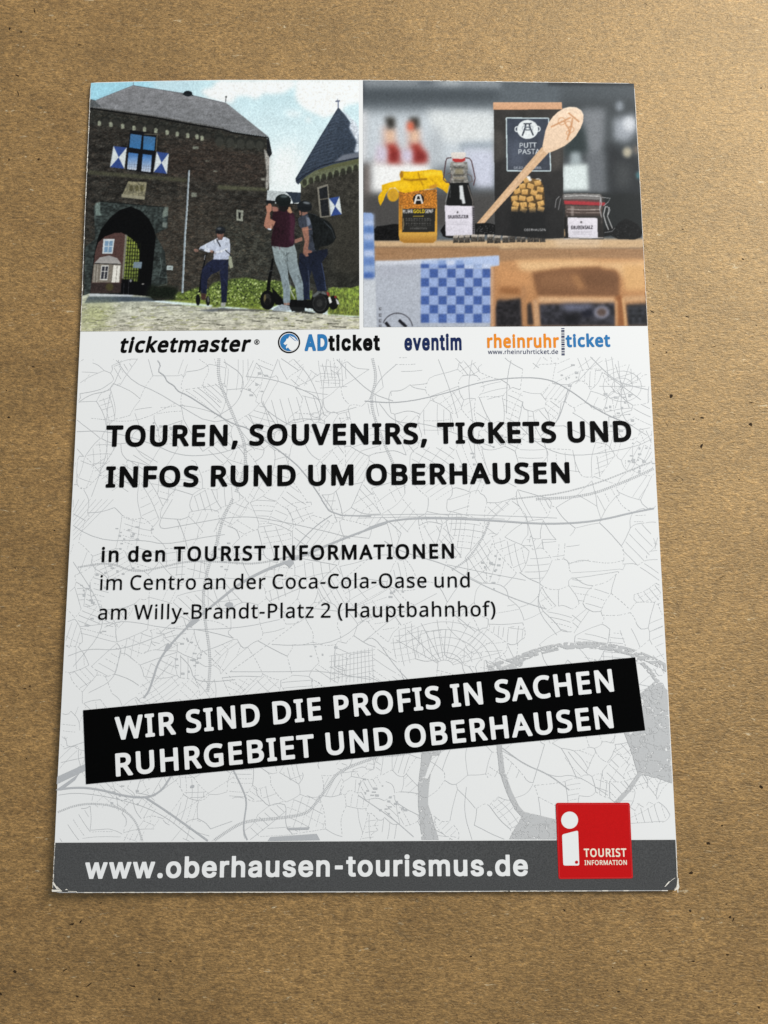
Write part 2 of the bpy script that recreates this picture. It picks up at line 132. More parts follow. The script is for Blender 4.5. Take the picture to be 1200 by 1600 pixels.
  's': [[717],[358,-16,308,-14,262,-6,220,7,183,24,150,47,121,74,98,107,81,144,70,185,185,209,198,172,218,142,244,118,276,102,314,93,356,89,405,93,446,104,481,122,515,159,527,202,520,238,499,267,465,289,417,305,293,334,231,353,181,378,142,409,114,446,98,489,92,538,96,579,108,617,128,652,155,682,188,707,226,728,270,743,317,753,368,756,416,753,460,745,499,732,533,715,563,693,588,667,608,637,625,605,637,570,527,545,508,585,477,620,449,639,412,650,368,654,326,650,289,640,257,623,224,588,213,545,221,507,244,478,267,463,299,449,338,438,451,411,513,392,563,368,602,337,629,300,646,258,651,209,647,167,635,128,614,93,586,61,552,34,511,13,464,-3,413,-13]],
  't': [[447],[401,746,401,643,13,643,13,746],[128,926,248,926,248,192,253,150,267,120,294,104,335,98,364,100,397,105,419,3,377,-5,331,-8,271,-2,221,14,181,42,151,80,133,127,128,183]],
  'u': [[806],[358,-10,310,-7,266,4,226,21,190,45,160,77,136,115,118,161,107,214,103,273,103,746,223,746,223,283,229,229,244,184,269,147,303,120,345,104,393,99,428,101,460,109,490,122,528,151,557,190,571,223,579,259,582,300,582,746,702,746,702,0,586,0,586,181,604,181,578,118,545,69,505,33,461,9,412,-5]],
  'v': [[765],[319,0,34,746,166,746,325,305,367,171,404,41,362,41,399,171,440,305,599,746,730,746,445,0]],
  'w': [[1115],[270,0,44,746,171,746,262,420,302,268,344,81,324,81,365,265,405,420,495,746,622,746,711,420,750,267,791,81,769,81,812,266,852,420,944,746,1070,746,844,0,724,0,627,338,599,442,571,551,544,664,571,664,544,551,516,442,487,338,391,0]],
 },
}


_gc = {}
def glyph(font, ch):
    k = (font, ch)
    if k not in _gc:
        if ch == ' ':
            _gc[k] = (290.0 if font == 'A' else 380.0, [])
        else:
            rec = GLYPHS[font][ch]
            adv = rec[0][0]
            cs = [np.array(c, float).reshape(-1, 2) for c in rec[1:]]
            _gc[k] = (float(adv), cs)
    return _gc[k]

def _simplify(P, tol):
    """drop points of a closed outline that lie on the line through their neighbours"""
    def dp(i, j):
        if j <= i + 1:
            return []
        d = P[j] - P[i]
        L = np.hypot(*d)
        q = P[i + 1:j] - P[i]
        e = np.abs(q[:, 0] * d[1] - q[:, 1] * d[0]) / L if L > 1e-9 else np.hypot(q[:, 0], q[:, 1])
        k = int(np.argmax(e))
        if e[k] < tol:
            return []
        k += i + 1
        return dp(i, k) + [k] + dp(k, j)
    n = len(P)
    h = int(np.argmax(np.hypot(*(P - P[0]).T)))
    P = np.vstack([P, P[:1]])
    idx = [0] + dp(0, h) + [h] + dp(h, n)
    return P[idx]

_oc = {}
def embolden(key, cs, d, step=9.0, square=False):
    """outlines grown by d on every side (distance field and its contour)"""
    if d == 0:
        return cs
    if (key, d) in _oc:
        return _oc[(key, d)]
    if not cs:
        return cs
    A = np.vstack(cs)
    B = np.vstack([np.roll(c, -1, 0) for c in cs])
    pad = abs(d) + 3 * step
    xs = np.arange(A[:, 0].min() - pad, A[:, 0].max() + pad + step, step)
    ys = np.arange(A[:, 1].min() - pad, A[:, 1].max() + pad + step, step)
    X, Y = np.meshgrid(xs, ys)
    D = np.full(X.shape, 1e9)
    ins = np.zeros(X.shape, bool)
    for (x1, y1), (x2, y2) in zip(A, B):
        dx, dy = x2 - x1, y2 - y1
        L = dx * dx + dy * dy
        if L < 1e-9:
            continue
        t = np.clip(((X - x1) * dx + (Y - y1) * dy) / L, 0, 1)
        vx, vy = X - x1 - t * dx, Y - y1 - t * dy
        D = np.minimum(D, np.sqrt(vx ** 4 + vy ** 4) if square else vx * vx + vy * vy)
        if dy:
            ins ^= ((y1 > Y) != (y2 > Y)) & (X < dx * (Y - y1) / dy + x1)
    F = np.where(ins, -np.sqrt(D), np.sqrt(D)) - d
    s = F < 0
    code = s[:-1, :-1] * 1 + s[:-1, 1:] * 2 + s[1:, 1:] * 4 + s[1:, :-1] * 8
    segs = {1: [(3, 0)], 2: [(0, 1)], 3: [(3, 1)], 4: [(1, 2)], 5: [(3, 2), (1, 0)], 6: [(0, 2)], 7: [(3, 2)], 8: [(2, 3)], 9: [(2, 0)],
            10: [(0, 3), (2, 1)], 11: [(2, 1)], 12: [(1, 3)], 13: [(1, 0)], 14: [(0, 3)]}
    nxt = {}
    for j, i in zip(*np.nonzero((code > 0) & (code < 15))):
        k = [(0, j, i), (1, j, i + 1), (0, j + 1, i), (1, j, i)]
        for a_, b_ in segs[int(code[j, i])]:
            nxt[k[a_]] = k[b_]
    def pos(k):
        h, j, i = k
        j2, i2 = (j, i + 1) if h == 0 else (j + 1, i)
        f1, f2 = F[j, i], F[j2, i2]
        t = f1 / (f1 - f2)
        return (xs[i] + t * (xs[i2] - xs[i]), ys[j] + t * (ys[j2] - ys[j]))
    out = []
    while nxt:
        k0 = next(iter(nxt))
        k = k0
        P = []
        while k in nxt:
            P.append(pos(k))
            k = nxt.pop(k)
        if len(P) > 7:
            out.append(_simplify(np.array(P), 2.2))
    _oc[(key, d)] = out
    return out

def round_contour(P, r, lim=0.6):
    """soften sharp corners"""
    if r <= 0 or len(P) < 4:
        return P
    out = []
    n = len(P)
    for i in range(n):
        a, b, c = P[i - 1], P[i], P[(i + 1) % n]
        u, v = a - b, c - b
        lu, lv = np.linalg.norm(u), np.linalg.norm(v)
        if lu < 1e-6 or lv < 1e-6:
            continue
        cosang = np.dot(u, v) / (lu * lv)
        if cosang > -0.8:
            t = min(r, lu * 0.45, lv * 0.45)
            p, q = b + u / lu * t, b + v / lv * t
            for k in (0, .33, .67, 1):
                out.append(p * (1 - k) ** 2 + b * 2 * k * (1 - k) + q * k * k)
        else:
            out.append(b)
    return np.array(out)

def layout(text, font='A', bold=0.0, track=0.0, skew=0.0, rnd=0.0, cond=1.0):
    """outlines of one line of text: ink starts at x=0, ends at x=1 x width, cap height 1"""
    x = 0.0
    out = []
    for ch in text:
        adv, cs = glyph(font, ch)
        adv *= cond
        if ch == '-' and font == 'B':
            adv, cs = adv * .72, [c * [.72, 1.0] for c in cs]
        cs = [c * [cond, 1.0] for c in cs]
        for P in embolden((font, ch, cond), cs, bold, square=font == 'B'):
            out.append(round_contour(P, rnd) + np.array([x, 0]))
        x += adv + track + bold * 2
    h = 1000.0
    res = []
    for P in out:
        y = (P[:, 1] + bold) / (h + 2 * bold) if bold else P[:, 1] / h
        xx = P[:, 0] / h + skew * y
        res.append(np.c_[xx, y])
    x0 = min(p[:, 0].min() for p in res)
    x1 = max(p[:, 0].max() for p in res)
    for p in res:
        p[:, 0] = (p[:, 0] - x0) / (x1 - x0)
    return res, x1 - x0

# ------------------------------------------------------------------ photograph pixel -> point of the card's face (mm)
def lift(x, y):
    """the card is not quite flat: its left edge and lower corners stand a little off the board"""
    u = np.clip((8 - x) / 60.0, 0, 1)
    v = np.clip((70 - y) / 144.0, 0, 1)
    b = np.clip((-30 - y) / 44.0, 0, 1)
    return 0.95 * u ** 2 * (0.12 + 0.88 * v) + 0.30 * b ** 2

def px2mm(pts):
    p = np.atleast_2d(np.asarray(pts, float))
    d = np.c_[(p[:, 0] - CX) / FPX, -(p[:, 1] - CY) / FPX, -np.ones(len(p))] @ ROT.T
    z = np.full(len(p), BASE_Z)
    for _ in range(4):
        t = (z - CAM[2]) / d[:, 2]
        q = CAM[None, :2] + d[:, :2] * t[:, None]
        z = BASE_Z + lift(q[:, 0], q[:, 1])
    return q

def to3(q, layer):
    return np.c_[q[:, 0], q[:, 1], BASE_Z + lift(q[:, 0], q[:, 1]) + 0.016 * layer] * MM

YL = [129, 330, 473, 500, 697, 1000, 1210, 1395]
XL = [141.5, 132.8, 127.6, 126.3, 117, 101, 90.3, 82]
YR = [129, 146, 300, 509, 700, 1050, 1311, 1393]
XR = [991, 992, 1001, 1012, 1022.3, 1042.3, 1056.3, 1059.5]
def edge_l(y): return np.interp(y, YL, XL)
def edge_r(y): return np.interp(y, YR, XR)
def edge_t(x): return np.interp(x, [142, 250, 350, 566, 700, 850, 991], [129, 126.3, 124.8, 125.0, 126.4, 128.4, 130])
def edge_b(x): return np.interp(x, [82, 450, 1060], [1395, 1394.4, 1391.8])

# ------------------------------------------------------------------ mesh helpers
def link(name, me, mat=None, parent=None):
    o = bpy.data.objects.new(name, me)
    col.objects.link(o)
    if mat is not None:
        me.materials.append(mat)
    if parent is not None:
        o.parent = parent
    return o

def mesh_arrays(name, V, F, colors=None, smooth=False):
    me = bpy.data.meshes.new(name)
    V = np.asarray(V, np.float32)
    F = np.asarray(F, np.int32)
    k = F.shape[1]
    me.vertices.add(len(V))
    me.vertices.foreach_set('co', V.ravel())
    me.loops.add(F.size)
    me.loops.foreach_set('vertex_index', F.ravel())
    me.polygons.add(len(F))
    me.polygons.foreach_set('loop_start', np.arange(0, F.size, k, dtype=np.int32))
    me.polygons.foreach_set('loop_total', np.full(len(F), k, np.int32))
    me.polygons.foreach_set('use_smooth', np.full(len(F), smooth, bool))
    me.update(calc_edges=True)
    if colors is not None:
        a = me.color_attributes.new('ink', 'FLOAT_COLOR', 'POINT')
        c = np.ones((len(V), 4), np.float32)
        c[:, :3] = colors
        a.data.foreach_set('color', c.ravel())
    return me

def fill(name, polys_mm, layer, mat, parent):
    """a flat printed shape from closed outlines (even-odd holes) on the card"""
    cu = bpy.data.curves.new(name, 'CURVE')
    cu.dimensions = '2D'
    cu.fill_mode = 'BOTH'
    for P in polys_mm:
        s = cu.splines.new('POLY')
        s.points.add(len(P) - 1)
        s.points.foreach_set('co', np.c_[P, np.zeros(len(P)), np.ones(len(P))].astype(np.float32).ravel())
        s.use_cyclic_u = True
    t = bpy.data.objects.new(name, cu)
    col.objects.link(t)
    dg = bpy.context.evaluated_depsgraph_get()
    dg.update()
    me = bpy.data.meshes.new_from_object(t.evaluated_get(dg))
    bpy.data.objects.remove(t)
    bpy.data.curves.remove(cu)
    me.name = name
    n = len(me.vertices)
    co = np.zeros(n * 3, np.float32)
    me.vertices.foreach_get('co', co)
    co = co.reshape(-1, 3)
    me.vertices.foreach_set('co', to3(co[:, :2].astype(float), layer).astype(np.float32).ravel())
    me.materials.clear()
    # all faces look up
    me.update()
    if len(me.polygons) and me.polygons[0].normal.z < 0:
        me.flip_normals()
    return link(name, me, mat, parent)

def fill_px(name, polys, layer, mat, parent):
    return fill(name, [px2mm(p) for p in polys], layer, mat, parent)

def text(name, body, p0, p1, cap_px, layer, mat, parent, font='A', bold=0, track=0, skew=0, rnd=0, cond=1.0):
    """one line of print: ink from p0 to p1 along the baseline (photograph pixels)"""
    polys, w = layout(body, font, bold, track, skew, rnd, cond)
    a, b, c = px2mm([p0, p1, (p0[0], p0[1] - cap_px)])
    d = b - a
    n = np.array([-d[1], d[0]]) / np.linalg.norm(d)
    h = np.linalg.norm(c - a)
    return fill(name, [a + P[:, :1] * d + P[:, 1:] * (n * h) for P in polys], layer, mat, parent)

def grid_px(fn, nu, nv):
    """(nu+1) x (nv+1) points of a sheet; fn(u, v) gives photograph pixels"""
    u, v = np.meshgrid(np.linspace(0, 1, nu + 1), np.linspace(0, 1, nv + 1))
    x, y = fn(u.ravel(), v.ravel())
    i = np.arange(nv)[:, None] * (nu + 1) + np.arange(nu)[None, :]
    F = np.stack([i + nu + 1, i + nu + 2, i + 1, i], -1).reshape(-1, 4)
    return np.c_[x, y], F

def quad_fn(tl, tr, br, bl):
    tl, tr, br, bl = map(np.array, (tl, tr, br, bl))
    def fn(u, v):
        p = ((1 - u) * (1 - v))[:, None] * tl + (u * (1 - v))[:, None] * tr + (u * v)[:, None] * br + ((1 - u) * v)[:, None] * bl
        return p[:, 0], p[:, 1]
    return fn

def sheet(name, fn, nu, nv, layer, mat, parent):
    P, F = grid_px(fn, nu, nv)
    return link(name, mesh_arrays(name, to3(px2mm(P), layer), F), mat, parent)

# ------------------------------------------------------------------ colours and materials
WHITE_PX = np.array([221, 227, 230.0])
def lin(c):
    c = np.asarray(c, float) / 255.0
    return np.where(c <= 0.04045, c / 12.92, ((c + 0.055) / 1.055) ** 2.4)
def ink(c):
    """sRGB of the print -> base colour (bare paper = 0.8)"""
    return np.clip(lin(c) / lin(WHITE_PX) * 0.80, 0.0015, 0.9)

def nodes_of(name):
    mt = bpy.data.materials.new(name)
    mt.use_nodes = True
    nt = mt.node_tree
    return mt, nt, nt.nodes['Principled BSDF']

def add(nt, kind, **kw):
    n = nt.nodes.new(kind)
    for k, v in kw.items():
        setattr(n, k, v)
    return n

def noise(nt, vec, scale, detail=3, rough=0.55, dist=0.0):
    n = add(nt, 'ShaderNodeTexNoise')
    n.inputs['Scale'].default_value = scale
    n.inputs['Detail'].default_value = detail
    n.inputs['Roughness'].default_value = rough
    n.inputs['Distortion'].default_value = dist
    nt.links.new(vec, n.inputs['Vector'])
    return n.outputs['Fac']

def ramp(nt, fac, stops):
    r = add(nt, 'ShaderNodeValToRGB')
    e = r.color_ramp.elements
    while len(e) < len(stops):
        e.new(0.5)
    for k, (p, c) in enumerate(stops):
        e[k].position = p
        e[k].color = (*c, 1) if hasattr(c, '__len__') else (c, c, c, 1)
    nt.links.new(fac, r.inputs[0])
    return r.outputs[0]

def mix(nt, a, b, fac, mode='MIX'):
    n = add(nt, 'ShaderNodeMix', data_type='RGBA', blend_type=mode)
    for sock, val in ((n.inputs[6], a), (n.inputs[7], b)):
        if hasattr(val, 'is_linked') or hasattr(val, 'links'):
            nt.links.new(val, sock)
        else:
            sock.default_value = (*val, 1)
    if hasattr(fac, 'links'):
        nt.links.new(fac, n.inputs[0])
    else:
        n.inputs[0].default_value = fac
    return n.outputs[2]

def coords(nt, sx=1, sy=1, sz=1):
    t = add(nt, 'ShaderNodeTexCoord')
    mp = add(nt, 'ShaderNodeMapping')
    mp.inputs['Scale'].default_value = (sx, sy, sz)
    nt.links.new(t.outputs['Object'], mp.inputs['Vector'])
    return mp.outputs['Vector']

def gloss(bs, rough=0.34, spec=0.08):
    bs.inputs['Roughness'].default_value = rough
    bs.inputs['Specular IOR Level'].default_value = spec

def print_mat(name, c, grain=0.12, rough=0.34, spec=0.08):
    """flat printed ink with the fine mottle of offset printing"""
    mt, nt, bs = nodes_of(name)
    k = ink(c)
    v = coords(nt)
    f = noise(nt, v, 5200, 2, 0.6)
    r = ramp(nt, f, [(0.30, tuple(np.clip(k * (1 - grain), 0, 1))), (0.70, tuple(np.clip(k * (1 + grain), 0, .92)))])
    nt.links.new(r, bs.inputs['Base Color'])
    gloss(bs, rough, spec)
    return mt

def attr_mat(name):
    mt, nt, bs = nodes_of(name)
    a = add(nt, 'ShaderNodeAttribute', attribute_name='ink')
    nt.links.new(a.outputs['Color'], bs.inputs['Base Color'])
    gloss(bs)
    return mt

# ------------------------------------------------------------------ a small painter for the two printed pictures
def blur(a, s):
    r = int(max(1, round(s * 2.6)))
    k = np.exp(-0.5 * (np.arange(-r, r + 1) / s) ** 2)
    k /= k.sum()
    for ax in (0, 1):
        pad = [(0, 0)] * a.ndim
        pad[ax] = (r, r)
        p = np.pad(a, pad, mode='edge')
        n = a.shape[ax]
        out = np.zeros_like(a)
        for i, w in enumerate(k):
            sl = [slice(None)] * a.ndim
            sl[ax] = slice(i, i + n)
            out += w * p[tuple(sl)]
        a = out
    return a

def vnoise(h, w, sy, sx, seed):
    """smooth value noise in -1..1, cells sy x sx samples"""
    g = np.random.default_rng(seed).uniform(-1, 1, (int(h / sy) + 3, int(w / sx) + 3))
    yy, xx = np.arange(h) / sy, np.arange(w) / sx
    yi, xi = yy.astype(int), xx.astype(int)
    fy, fx = yy - yi, xx - xi
    fy, fx = (fy * fy * (3 - 2 * fy))[:, None], (fx * fx * (3 - 2 * fx))[None]
    a, b = g[yi][:, xi], g[yi][:, xi + 1]
    c, d = g[yi + 1][:, xi], g[yi + 1][:, xi + 1]
    return (a * (1 - fx) + b * fx) * (1 - fy) + (c * (1 - fx) + d * fx) * fy

class Canvas:
    S = 2.0
    def __init__(s, x0, y0, x1, y1, base):
        s.x0, s.y0 = x0, y0
        s.w, s.h = int((x1 - x0) * s.S), int((y1 - y0) * s.S)
        s.rgb = np.ones((s.h, s.w, 3)) * np.array(base, float)
        s.id = np.zeros((s.h, s.w), np.int16)
        s.names = ['']
        s.cur = 0
        s.seed = 100
        s.labels = ['']
    def part(s, name, label=''):
        """what is painted from here on belongs to a new printed thing; '' = picture itself"""
        if name == '':
            s.cur = 0
        else:
            s.names.append(name)
            s.labels.append(label)
            s.cur = len(s.names) - 1
        return s.cur
    def mask(s, pts, soft=0.0, holes=()):
        P = (np.asarray(pts, float) - [s.x0, s.y0]) * s.S
        pad = int(soft * s.S * 3) + 2
        xa, xb = int(max(0, P[:, 0].min() - pad)), int(min(s.w, P[:, 0].max() + pad + 1))
        ya, yb = int(max(0, P[:, 1].min() - pad)), int(min(s.h, P[:, 1].max() + pad + 1))
        if xb <= xa or yb <= ya:
            return None
        yy = (np.arange(ya, yb) + 0.5)[:, None]
        xx = (np.arange(xa, xb) + 0.5)[None]
        mk = np.zeros((yb - ya, xb - xa), bool)
        for C in (P,) + tuple((np.asarray(q, float) - [s.x0, s.y0]) * s.S for q in holes):
            n = len(C)
            for i in range(n):
                (x1, y1), (x2, y2) = C[i - 1], C[i]
                if y1 == y2:
                    continue
                cr = ((y1 > yy) != (y2 > yy))
                if not cr.any():
                    continue
                mk ^= cr & (xx < (x2 - x1) * (yy - y1) / (y2 - y1) + x1)
        mk = mk.astype(float)
        if soft > 0:
            mk = blur(mk, soft * s.S)
        return slice(ya, yb), slice(xa, xb), mk
    def poly(s, pts, c, c2=None, axis='y', soft=0.0, a=1.0, tex=0.0, cell=(1.2, 1.2), tex2=0.0, cell2=(6, 6), keep=False, holes=(), tint=None):
        """paint an outline: colour c (to c2 along axis), edge softness, mottle tex of cell (w,h) px"""
        r = s.mask(pts, soft, holes)
        if r is None:
            return
        sy, sx, mk = r
        h, w = mk.shape
        colr = np.ones((h, w, 3)) * np.array(c, float)
        if c2 is not None:
            t = np.linspace(0, 1, h)[:, None, None] if axis == 'y' else np.linspace(0, 1, w)[None, :, None]
            colr = colr * (1 - t) + np.array(c2, float) * t
        s.seed += 1
        if tex:
            colr = colr * (1 + tex * vnoise(h, w, max(1, cell[1] * s.S), max(1, cell[0] * s.S), s.seed))[..., None]
        if tex2:
            q = (tex2 * vnoise(h, w, max(1, cell2[1] * s.S), max(1, cell2[0] * s.S), s.seed + 5000))[..., None]
            colr = colr * (1 + q) if tint is None else colr + np.clip(q, 0, 1) * (np.array(tint, float) - colr)
        mk3 = (mk * a)[..., None]
        s.rgb[sy, sx] = s.rgb[sy, sx] * (1 - mk3) + np.clip(colr, 0, 255) * mk3
        if not keep:
            s.id[sy, sx][mk > 0.5] = s.cur
    def ell(s, c, rx, ry, colr, rot=0.0, **kw):
        t = np.linspace(0, 2 * math.pi, 40, endpoint=False)
        x, y = rx * np.cos(t), ry * np.sin(t)
        ca, sa = math.cos(rot), math.sin(rot)
        s.poly(np.c_[c[0] + x * ca - y * sa, c[1] + x * sa + y * ca], colr, **kw)
    def line(s, pts, w, colr, **kw):
        P = np.asarray(pts, float)
        s.poly(strip(P, w), colr, **kw)
    def text(s, body, p0, p1, cap, colr, **kw):
        polys, w = layout(body, kw.pop('font', 'A'), kw.pop('bold', 0))
        p0, p1 = np.array(p0, float), np.array(p1, float)
        d = p1 - p0
        n = np.array([d[1], -d[0]]) / np.linalg.norm(d) * cap
        Q = [p0 + P[:, :1] * d + P[:, 1:] * n for P in polys]
        allp = np.vstack(Q)
        box = [(allp[:, 0].min(), allp[:, 1].min()), (allp[:, 0].max(), allp[:, 1].min()), (allp[:, 0].max(), allp[:, 1].max()), (allp[:, 0].min(), allp[:, 1].max())]
        r = s.mask(box)
        sy, sx, mk = r
        acc = np.zeros((s.h, s.w), bool)
        for q in Q:
            rr = s.mask(q)
            if rr is not None:
                acc[rr[0], rr[1]] ^= rr[2] > 0.5
        mk3 = acc[..., None] * kw.get('a', 1.0)
        s.rgb = s.rgb * (1 - mk3) + np.array(colr, float) * mk3
    def tone(s, contrast, cut, desat, tint=(1, 1, 1)):
        """printing contrast: deepen and cool the darker tones"""
        x = s.rgb / 255.0
        L = x.mean(2, keepdims=True)
        w = np.clip(1 - L / cut, 0, 1) ** 0.7
        y = x * np.maximum(L, 1e-3) ** (contrast - 1) / cut ** (contrast - 1)
        y = y + (y.mean(2, keepdims=True) * np.array(tint) - y) * desat
        s.rgb = 255 * (x * (1 - w) + y * w)
    def bricks(s, part_ids, amp, bw=4.2, bh=1.7, seed=77):
        """courses of single bricks with paler joints, only where the wall is"""
        g = np.random.default_rng(seed)
        yy, xx = np.mgrid[0:s.h, 0:s.w]
        X, Y = xx / s.S + 1.2 * vnoise(s.h, s.w, 14, 30, seed), yy / s.S + .5 * vnoise(s.h, s.w, 30, 40, seed + 1) - 0.10 * xx / s.S
        r = np.floor(Y / bh).astype(int)
        c = np.floor(X / bw + 0.5 * (r % 2)).astype(int)
        tab = g.uniform(-1, 1, (4096,))
        v = tab[(r * 131 + c * 17) % 4096]
        fy, fx = Y / bh - r, X / bw + 0.5 * (r % 2) - c
        joint = ((fy < .22) | (fx < .10)).astype(float)
        k = 1 + amp * v - amp * .9 * joint + amp * .8 * vnoise(s.h, s.w, 2, 2, seed + 2)
        m_ = np.isin(s.id, part_ids)
        s.rgb[m_] *= k[m_][:, None]
        warm = np.clip(tab[(r * 57 + c * 91) % 4096], 0, 1)[m_][:, None] * np.array([.10, 0, -.06])
        s.rgb[m_] *= 1 + warm
    def grain(s, amt, sig=0.5):
        g = RNG.normal(0, 1, (s.h, s.w, 1))
        g = blur(g, sig * s.S)
        g /= g.std()
        s.rgb = np.clip(s.rgb * (1 + amt * g) + 255 * amt * 0.12 * g, 0, 255)
    def sample(s, P):
        x = np.clip((P[:, 0] - s.x0) * s.S - 0.5, 0, s.w - 1.001)
        y = np.clip((P[:, 1] - s.y0) * s.S - 0.5, 0, s.h - 1.001)
        xi, yi = x.astype(int), y.astype(int)
        fx, fy = (x - xi)[:, None], (y - yi)[:, None]
        im = s.smooth
        return (im[yi, xi] * (1 - fx) + im[yi, xi + 1] * fx) * (1 - fy) + (im[yi + 1, xi] * (1 - fx) + im[yi + 1, xi + 1] * fx) * fy
    def build(s, name, fn, nu, nv, layer, mat, parent):
        """the picture becomes printed sheets on the card, one mesh per thing it shows"""
        s.smooth = blur(s.rgb, 0.34 * s.S)
        P, F = grid_px(fn, nu, nv)
        C = ink(s.sample(P))
        V = to3(px2mm(P), layer)
        ctr = P[F].mean(1)
        ix = np.clip(((ctr[:, 0] - s.x0) * s.S).astype(int), 0, s.w - 1)
        iy = np.clip(((ctr[:, 1] - s.y0) * s.S).astype(int), 0, s.h - 1)
        ids = s.id[iy, ix]
        root = None
        for k, nm in enumerate(s.names):
            f = F[ids == k]
            if len(f) == 0:
                continue
            used, inv = np.unique(f, return_inverse=True)
            me = mesh_arrays(nm or name, V[used], inv.reshape(-1, 4), C[used])
            o = link(nm or name, me, mat, parent if k == 0 else root)
            if k == 0:
                root = o
            if s.labels[k]:
                o['label'] = s.labels[k]
        return root

def strip(P, w):
    P = np.asarray(P, float)
    w = np.broadcast_to(np.asarray(w, float), (len(P),))
    t = np.gradient(P, axis=0)
    t /= np.maximum(np.linalg.norm(t, axis=1), 1e-9)[:, None]
    n = np.c_[-t[:, 1], t[:, 0]] * (w / 2)[:, None]
    return np.vstack([P + n, (P - n)[::-1]])

def crop(x0, y0, k):
    return lambda *pts: [(x0 + x / k, y0 + y / k) for x, y in pts]

# ================================================================== the board the card lies on
def cardboard():
    mt, nt, bs = nodes_of('brown_cardboard')
    base = noise(nt, coords(nt, 1, 1.6), 42, 4, 0.55)
    c = ramp(nt, base, [(0.30, CB_DARK), (0.72, CB_LIGHT)])
    # pressed fibres run across the sheet
    mid = noise(nt, coords(nt, 0.6, 1.25), 1000, 5, 0.68, 0.35)
    c = mix(nt, c, ramp(nt, mid, [(0.28, (0.46, 0.41, 0.35)), (0.5, (1, 1, 1)), (0.72, (1.5, 1.5, 1.5))]), 1.0, 'MULTIPLY')
    fine = noise(nt, coords(nt, 0.55, 1.3), 2700, 4, 0.65, 0.5)
    c = mix(nt, c, ramp(nt, fine, [(0.32, (0.46, 0.42, 0.36)), (0.5, (1, 1, 1)), (0.68, (1.6, 1.62, 1.66))]), 0.95, 'MULTIPLY')
    lf = noise(nt, coords(nt, 0.35, 1.25), 1500, 2, 0.5, 1.2)
    c = mix(nt, c, (0.62, 0.50, 0.32), ramp(nt, lf, [(0.685, 0.0), (0.76, 0.75)]), 'MIX')
    blot = noise(nt, coords(nt, 0.6, 1.1), 330, 4, 0.7, 0.8)
    c = mix(nt, c, (0.10, 0.062, 0.028), ramp(nt, blot, [(0.60, 0.0), (0.76, 0.6)]), 'MIX')
    sp = noise(nt, coords(nt, 0.6, 1.0), 760, 2, 0.5, 0.3)
    c = mix(nt, c, (0.035, 0.02, 0.010), ramp(nt, sp, [(0.735, 0.0), (0.775, 0.9)]), 'MIX')
    nt.links.new(c, bs.inputs['Base Color'])
    bs.inputs['Roughness'].default_value = CB_ROUGH
    bs.inputs['Specular IOR Level'].default_value = CB_SPEC
    bs.inputs['IOR'].default_value = 1.75
    bs.inputs['Specular Tint'].default_value = (1.0, 0.78, 0.48, 1)
    # faint broad stains and rubbed patches
    st = noise(nt, coords(nt, 1, 1.3), 95, 5, 0.62, 0.6)
    c = mix(nt, c, ramp(nt, st, [(0.30, (0.80, 0.76, 0.70)), (0.5, (1, 1, 1)), (0.72, (1.13, 1.14, 1.16))]), 1.0, 'MULTIPLY')
    tiny = noise(nt, coords(nt, 0.7, 1.15), 4200, 2, 0.6, 0.0)
    c = mix(nt, c, ramp(nt, tiny, [(0.27, (0.45, 0.42, 0.36)), (0.44, (1, 1, 1)), (0.60, (1, 1, 1)), (0.76, (1.7, 1.7, 1.75))]), 0.8, 'MULTIPLY')
    nt.links.new(c, bs.inputs['Base Color'])
    hgt = add(nt, 'ShaderNodeMath', operation='ADD')
    nt.links.new(mid, hgt.inputs[0])
    nt.links.new(fine, hgt.inputs[1])
    b = add(nt, 'ShaderNodeBump')
    b.inputs['Strength'].default_value = 0.8
    b.inputs['Distance'].default_value = 0.00017
    nt.links.new(hgt.outputs[0], b.inputs['Height'])
    nt.links.new(b.outputs[0], bs.inputs['Normal'])
    dk, nt2, bs2 = nodes_of('dark_fibre')
    r = ramp(nt2, noise(nt2, coords(nt2), 900), [(0.3, (0.018, 0.011, 0.006)), (0.7, (0.06, 0.036, 0.018))])
    nt2.links.new(r, bs2.inputs['Base Color'])
    bs2.inputs['Roughness'].default_value = 0.8
    bs2.inputs['Specular IOR Level'].default_value = 0.1
    pl, nt3, bs3 = nodes_of('pale_fibre')
    r = ramp(nt3, noise(nt3, coords(nt3), 900), [(0.3, (0.30, 0.20, 0.10)), (0.7, (0.44, 0.32, 0.18))])
    nt3.links.new(r, bs3.inputs['Base Color'])
    bs3.inputs['Roughness'].default_value = 0.7

    V, F, M = [], [], []
    hx, hy, t = 0.26, 0.26, 0.003
    for z in (0.0, -t):
        V += [(-hx, -hy, z), (hx, -hy, z), (hx, hy, z), (-hx, hy, z)]
    F += [(0, 1, 2, 3), (7, 6, 5, 4), (0, 4, 5, 1), (1, 5, 6, 2), (2, 6, 7, 3), (3, 7, 4, 0)]
    M += [0] * 6
    # single fibres and specks pressed into the face
    def px2board(pts):
        p = np.asarray(pts, float)
        d = np.c_[(p[:, 0] - CX) / FPX, -(p[:, 1] - CY) / FPX, -np.ones(len(p))] @ ROT.T
        tt = -CAM[2] / d[:, 2]
        return CAM[None, :2] + d[:, :2] * tt[:, None]
    def fibre(pts, w, mi, z):
        q = px2board(pts)
        S = strip(q, np.array(w) * 0.112)
        n = len(q)
        k = len(V)
        for x, y in S:
            V.append((x * MM, y * MM, z))
        for i in range(n - 1):
            F.append((k + i, k + 2 * n - 1 - i, k + 2 * n - 2 - i, k + i + 1))
            M.append(mi)
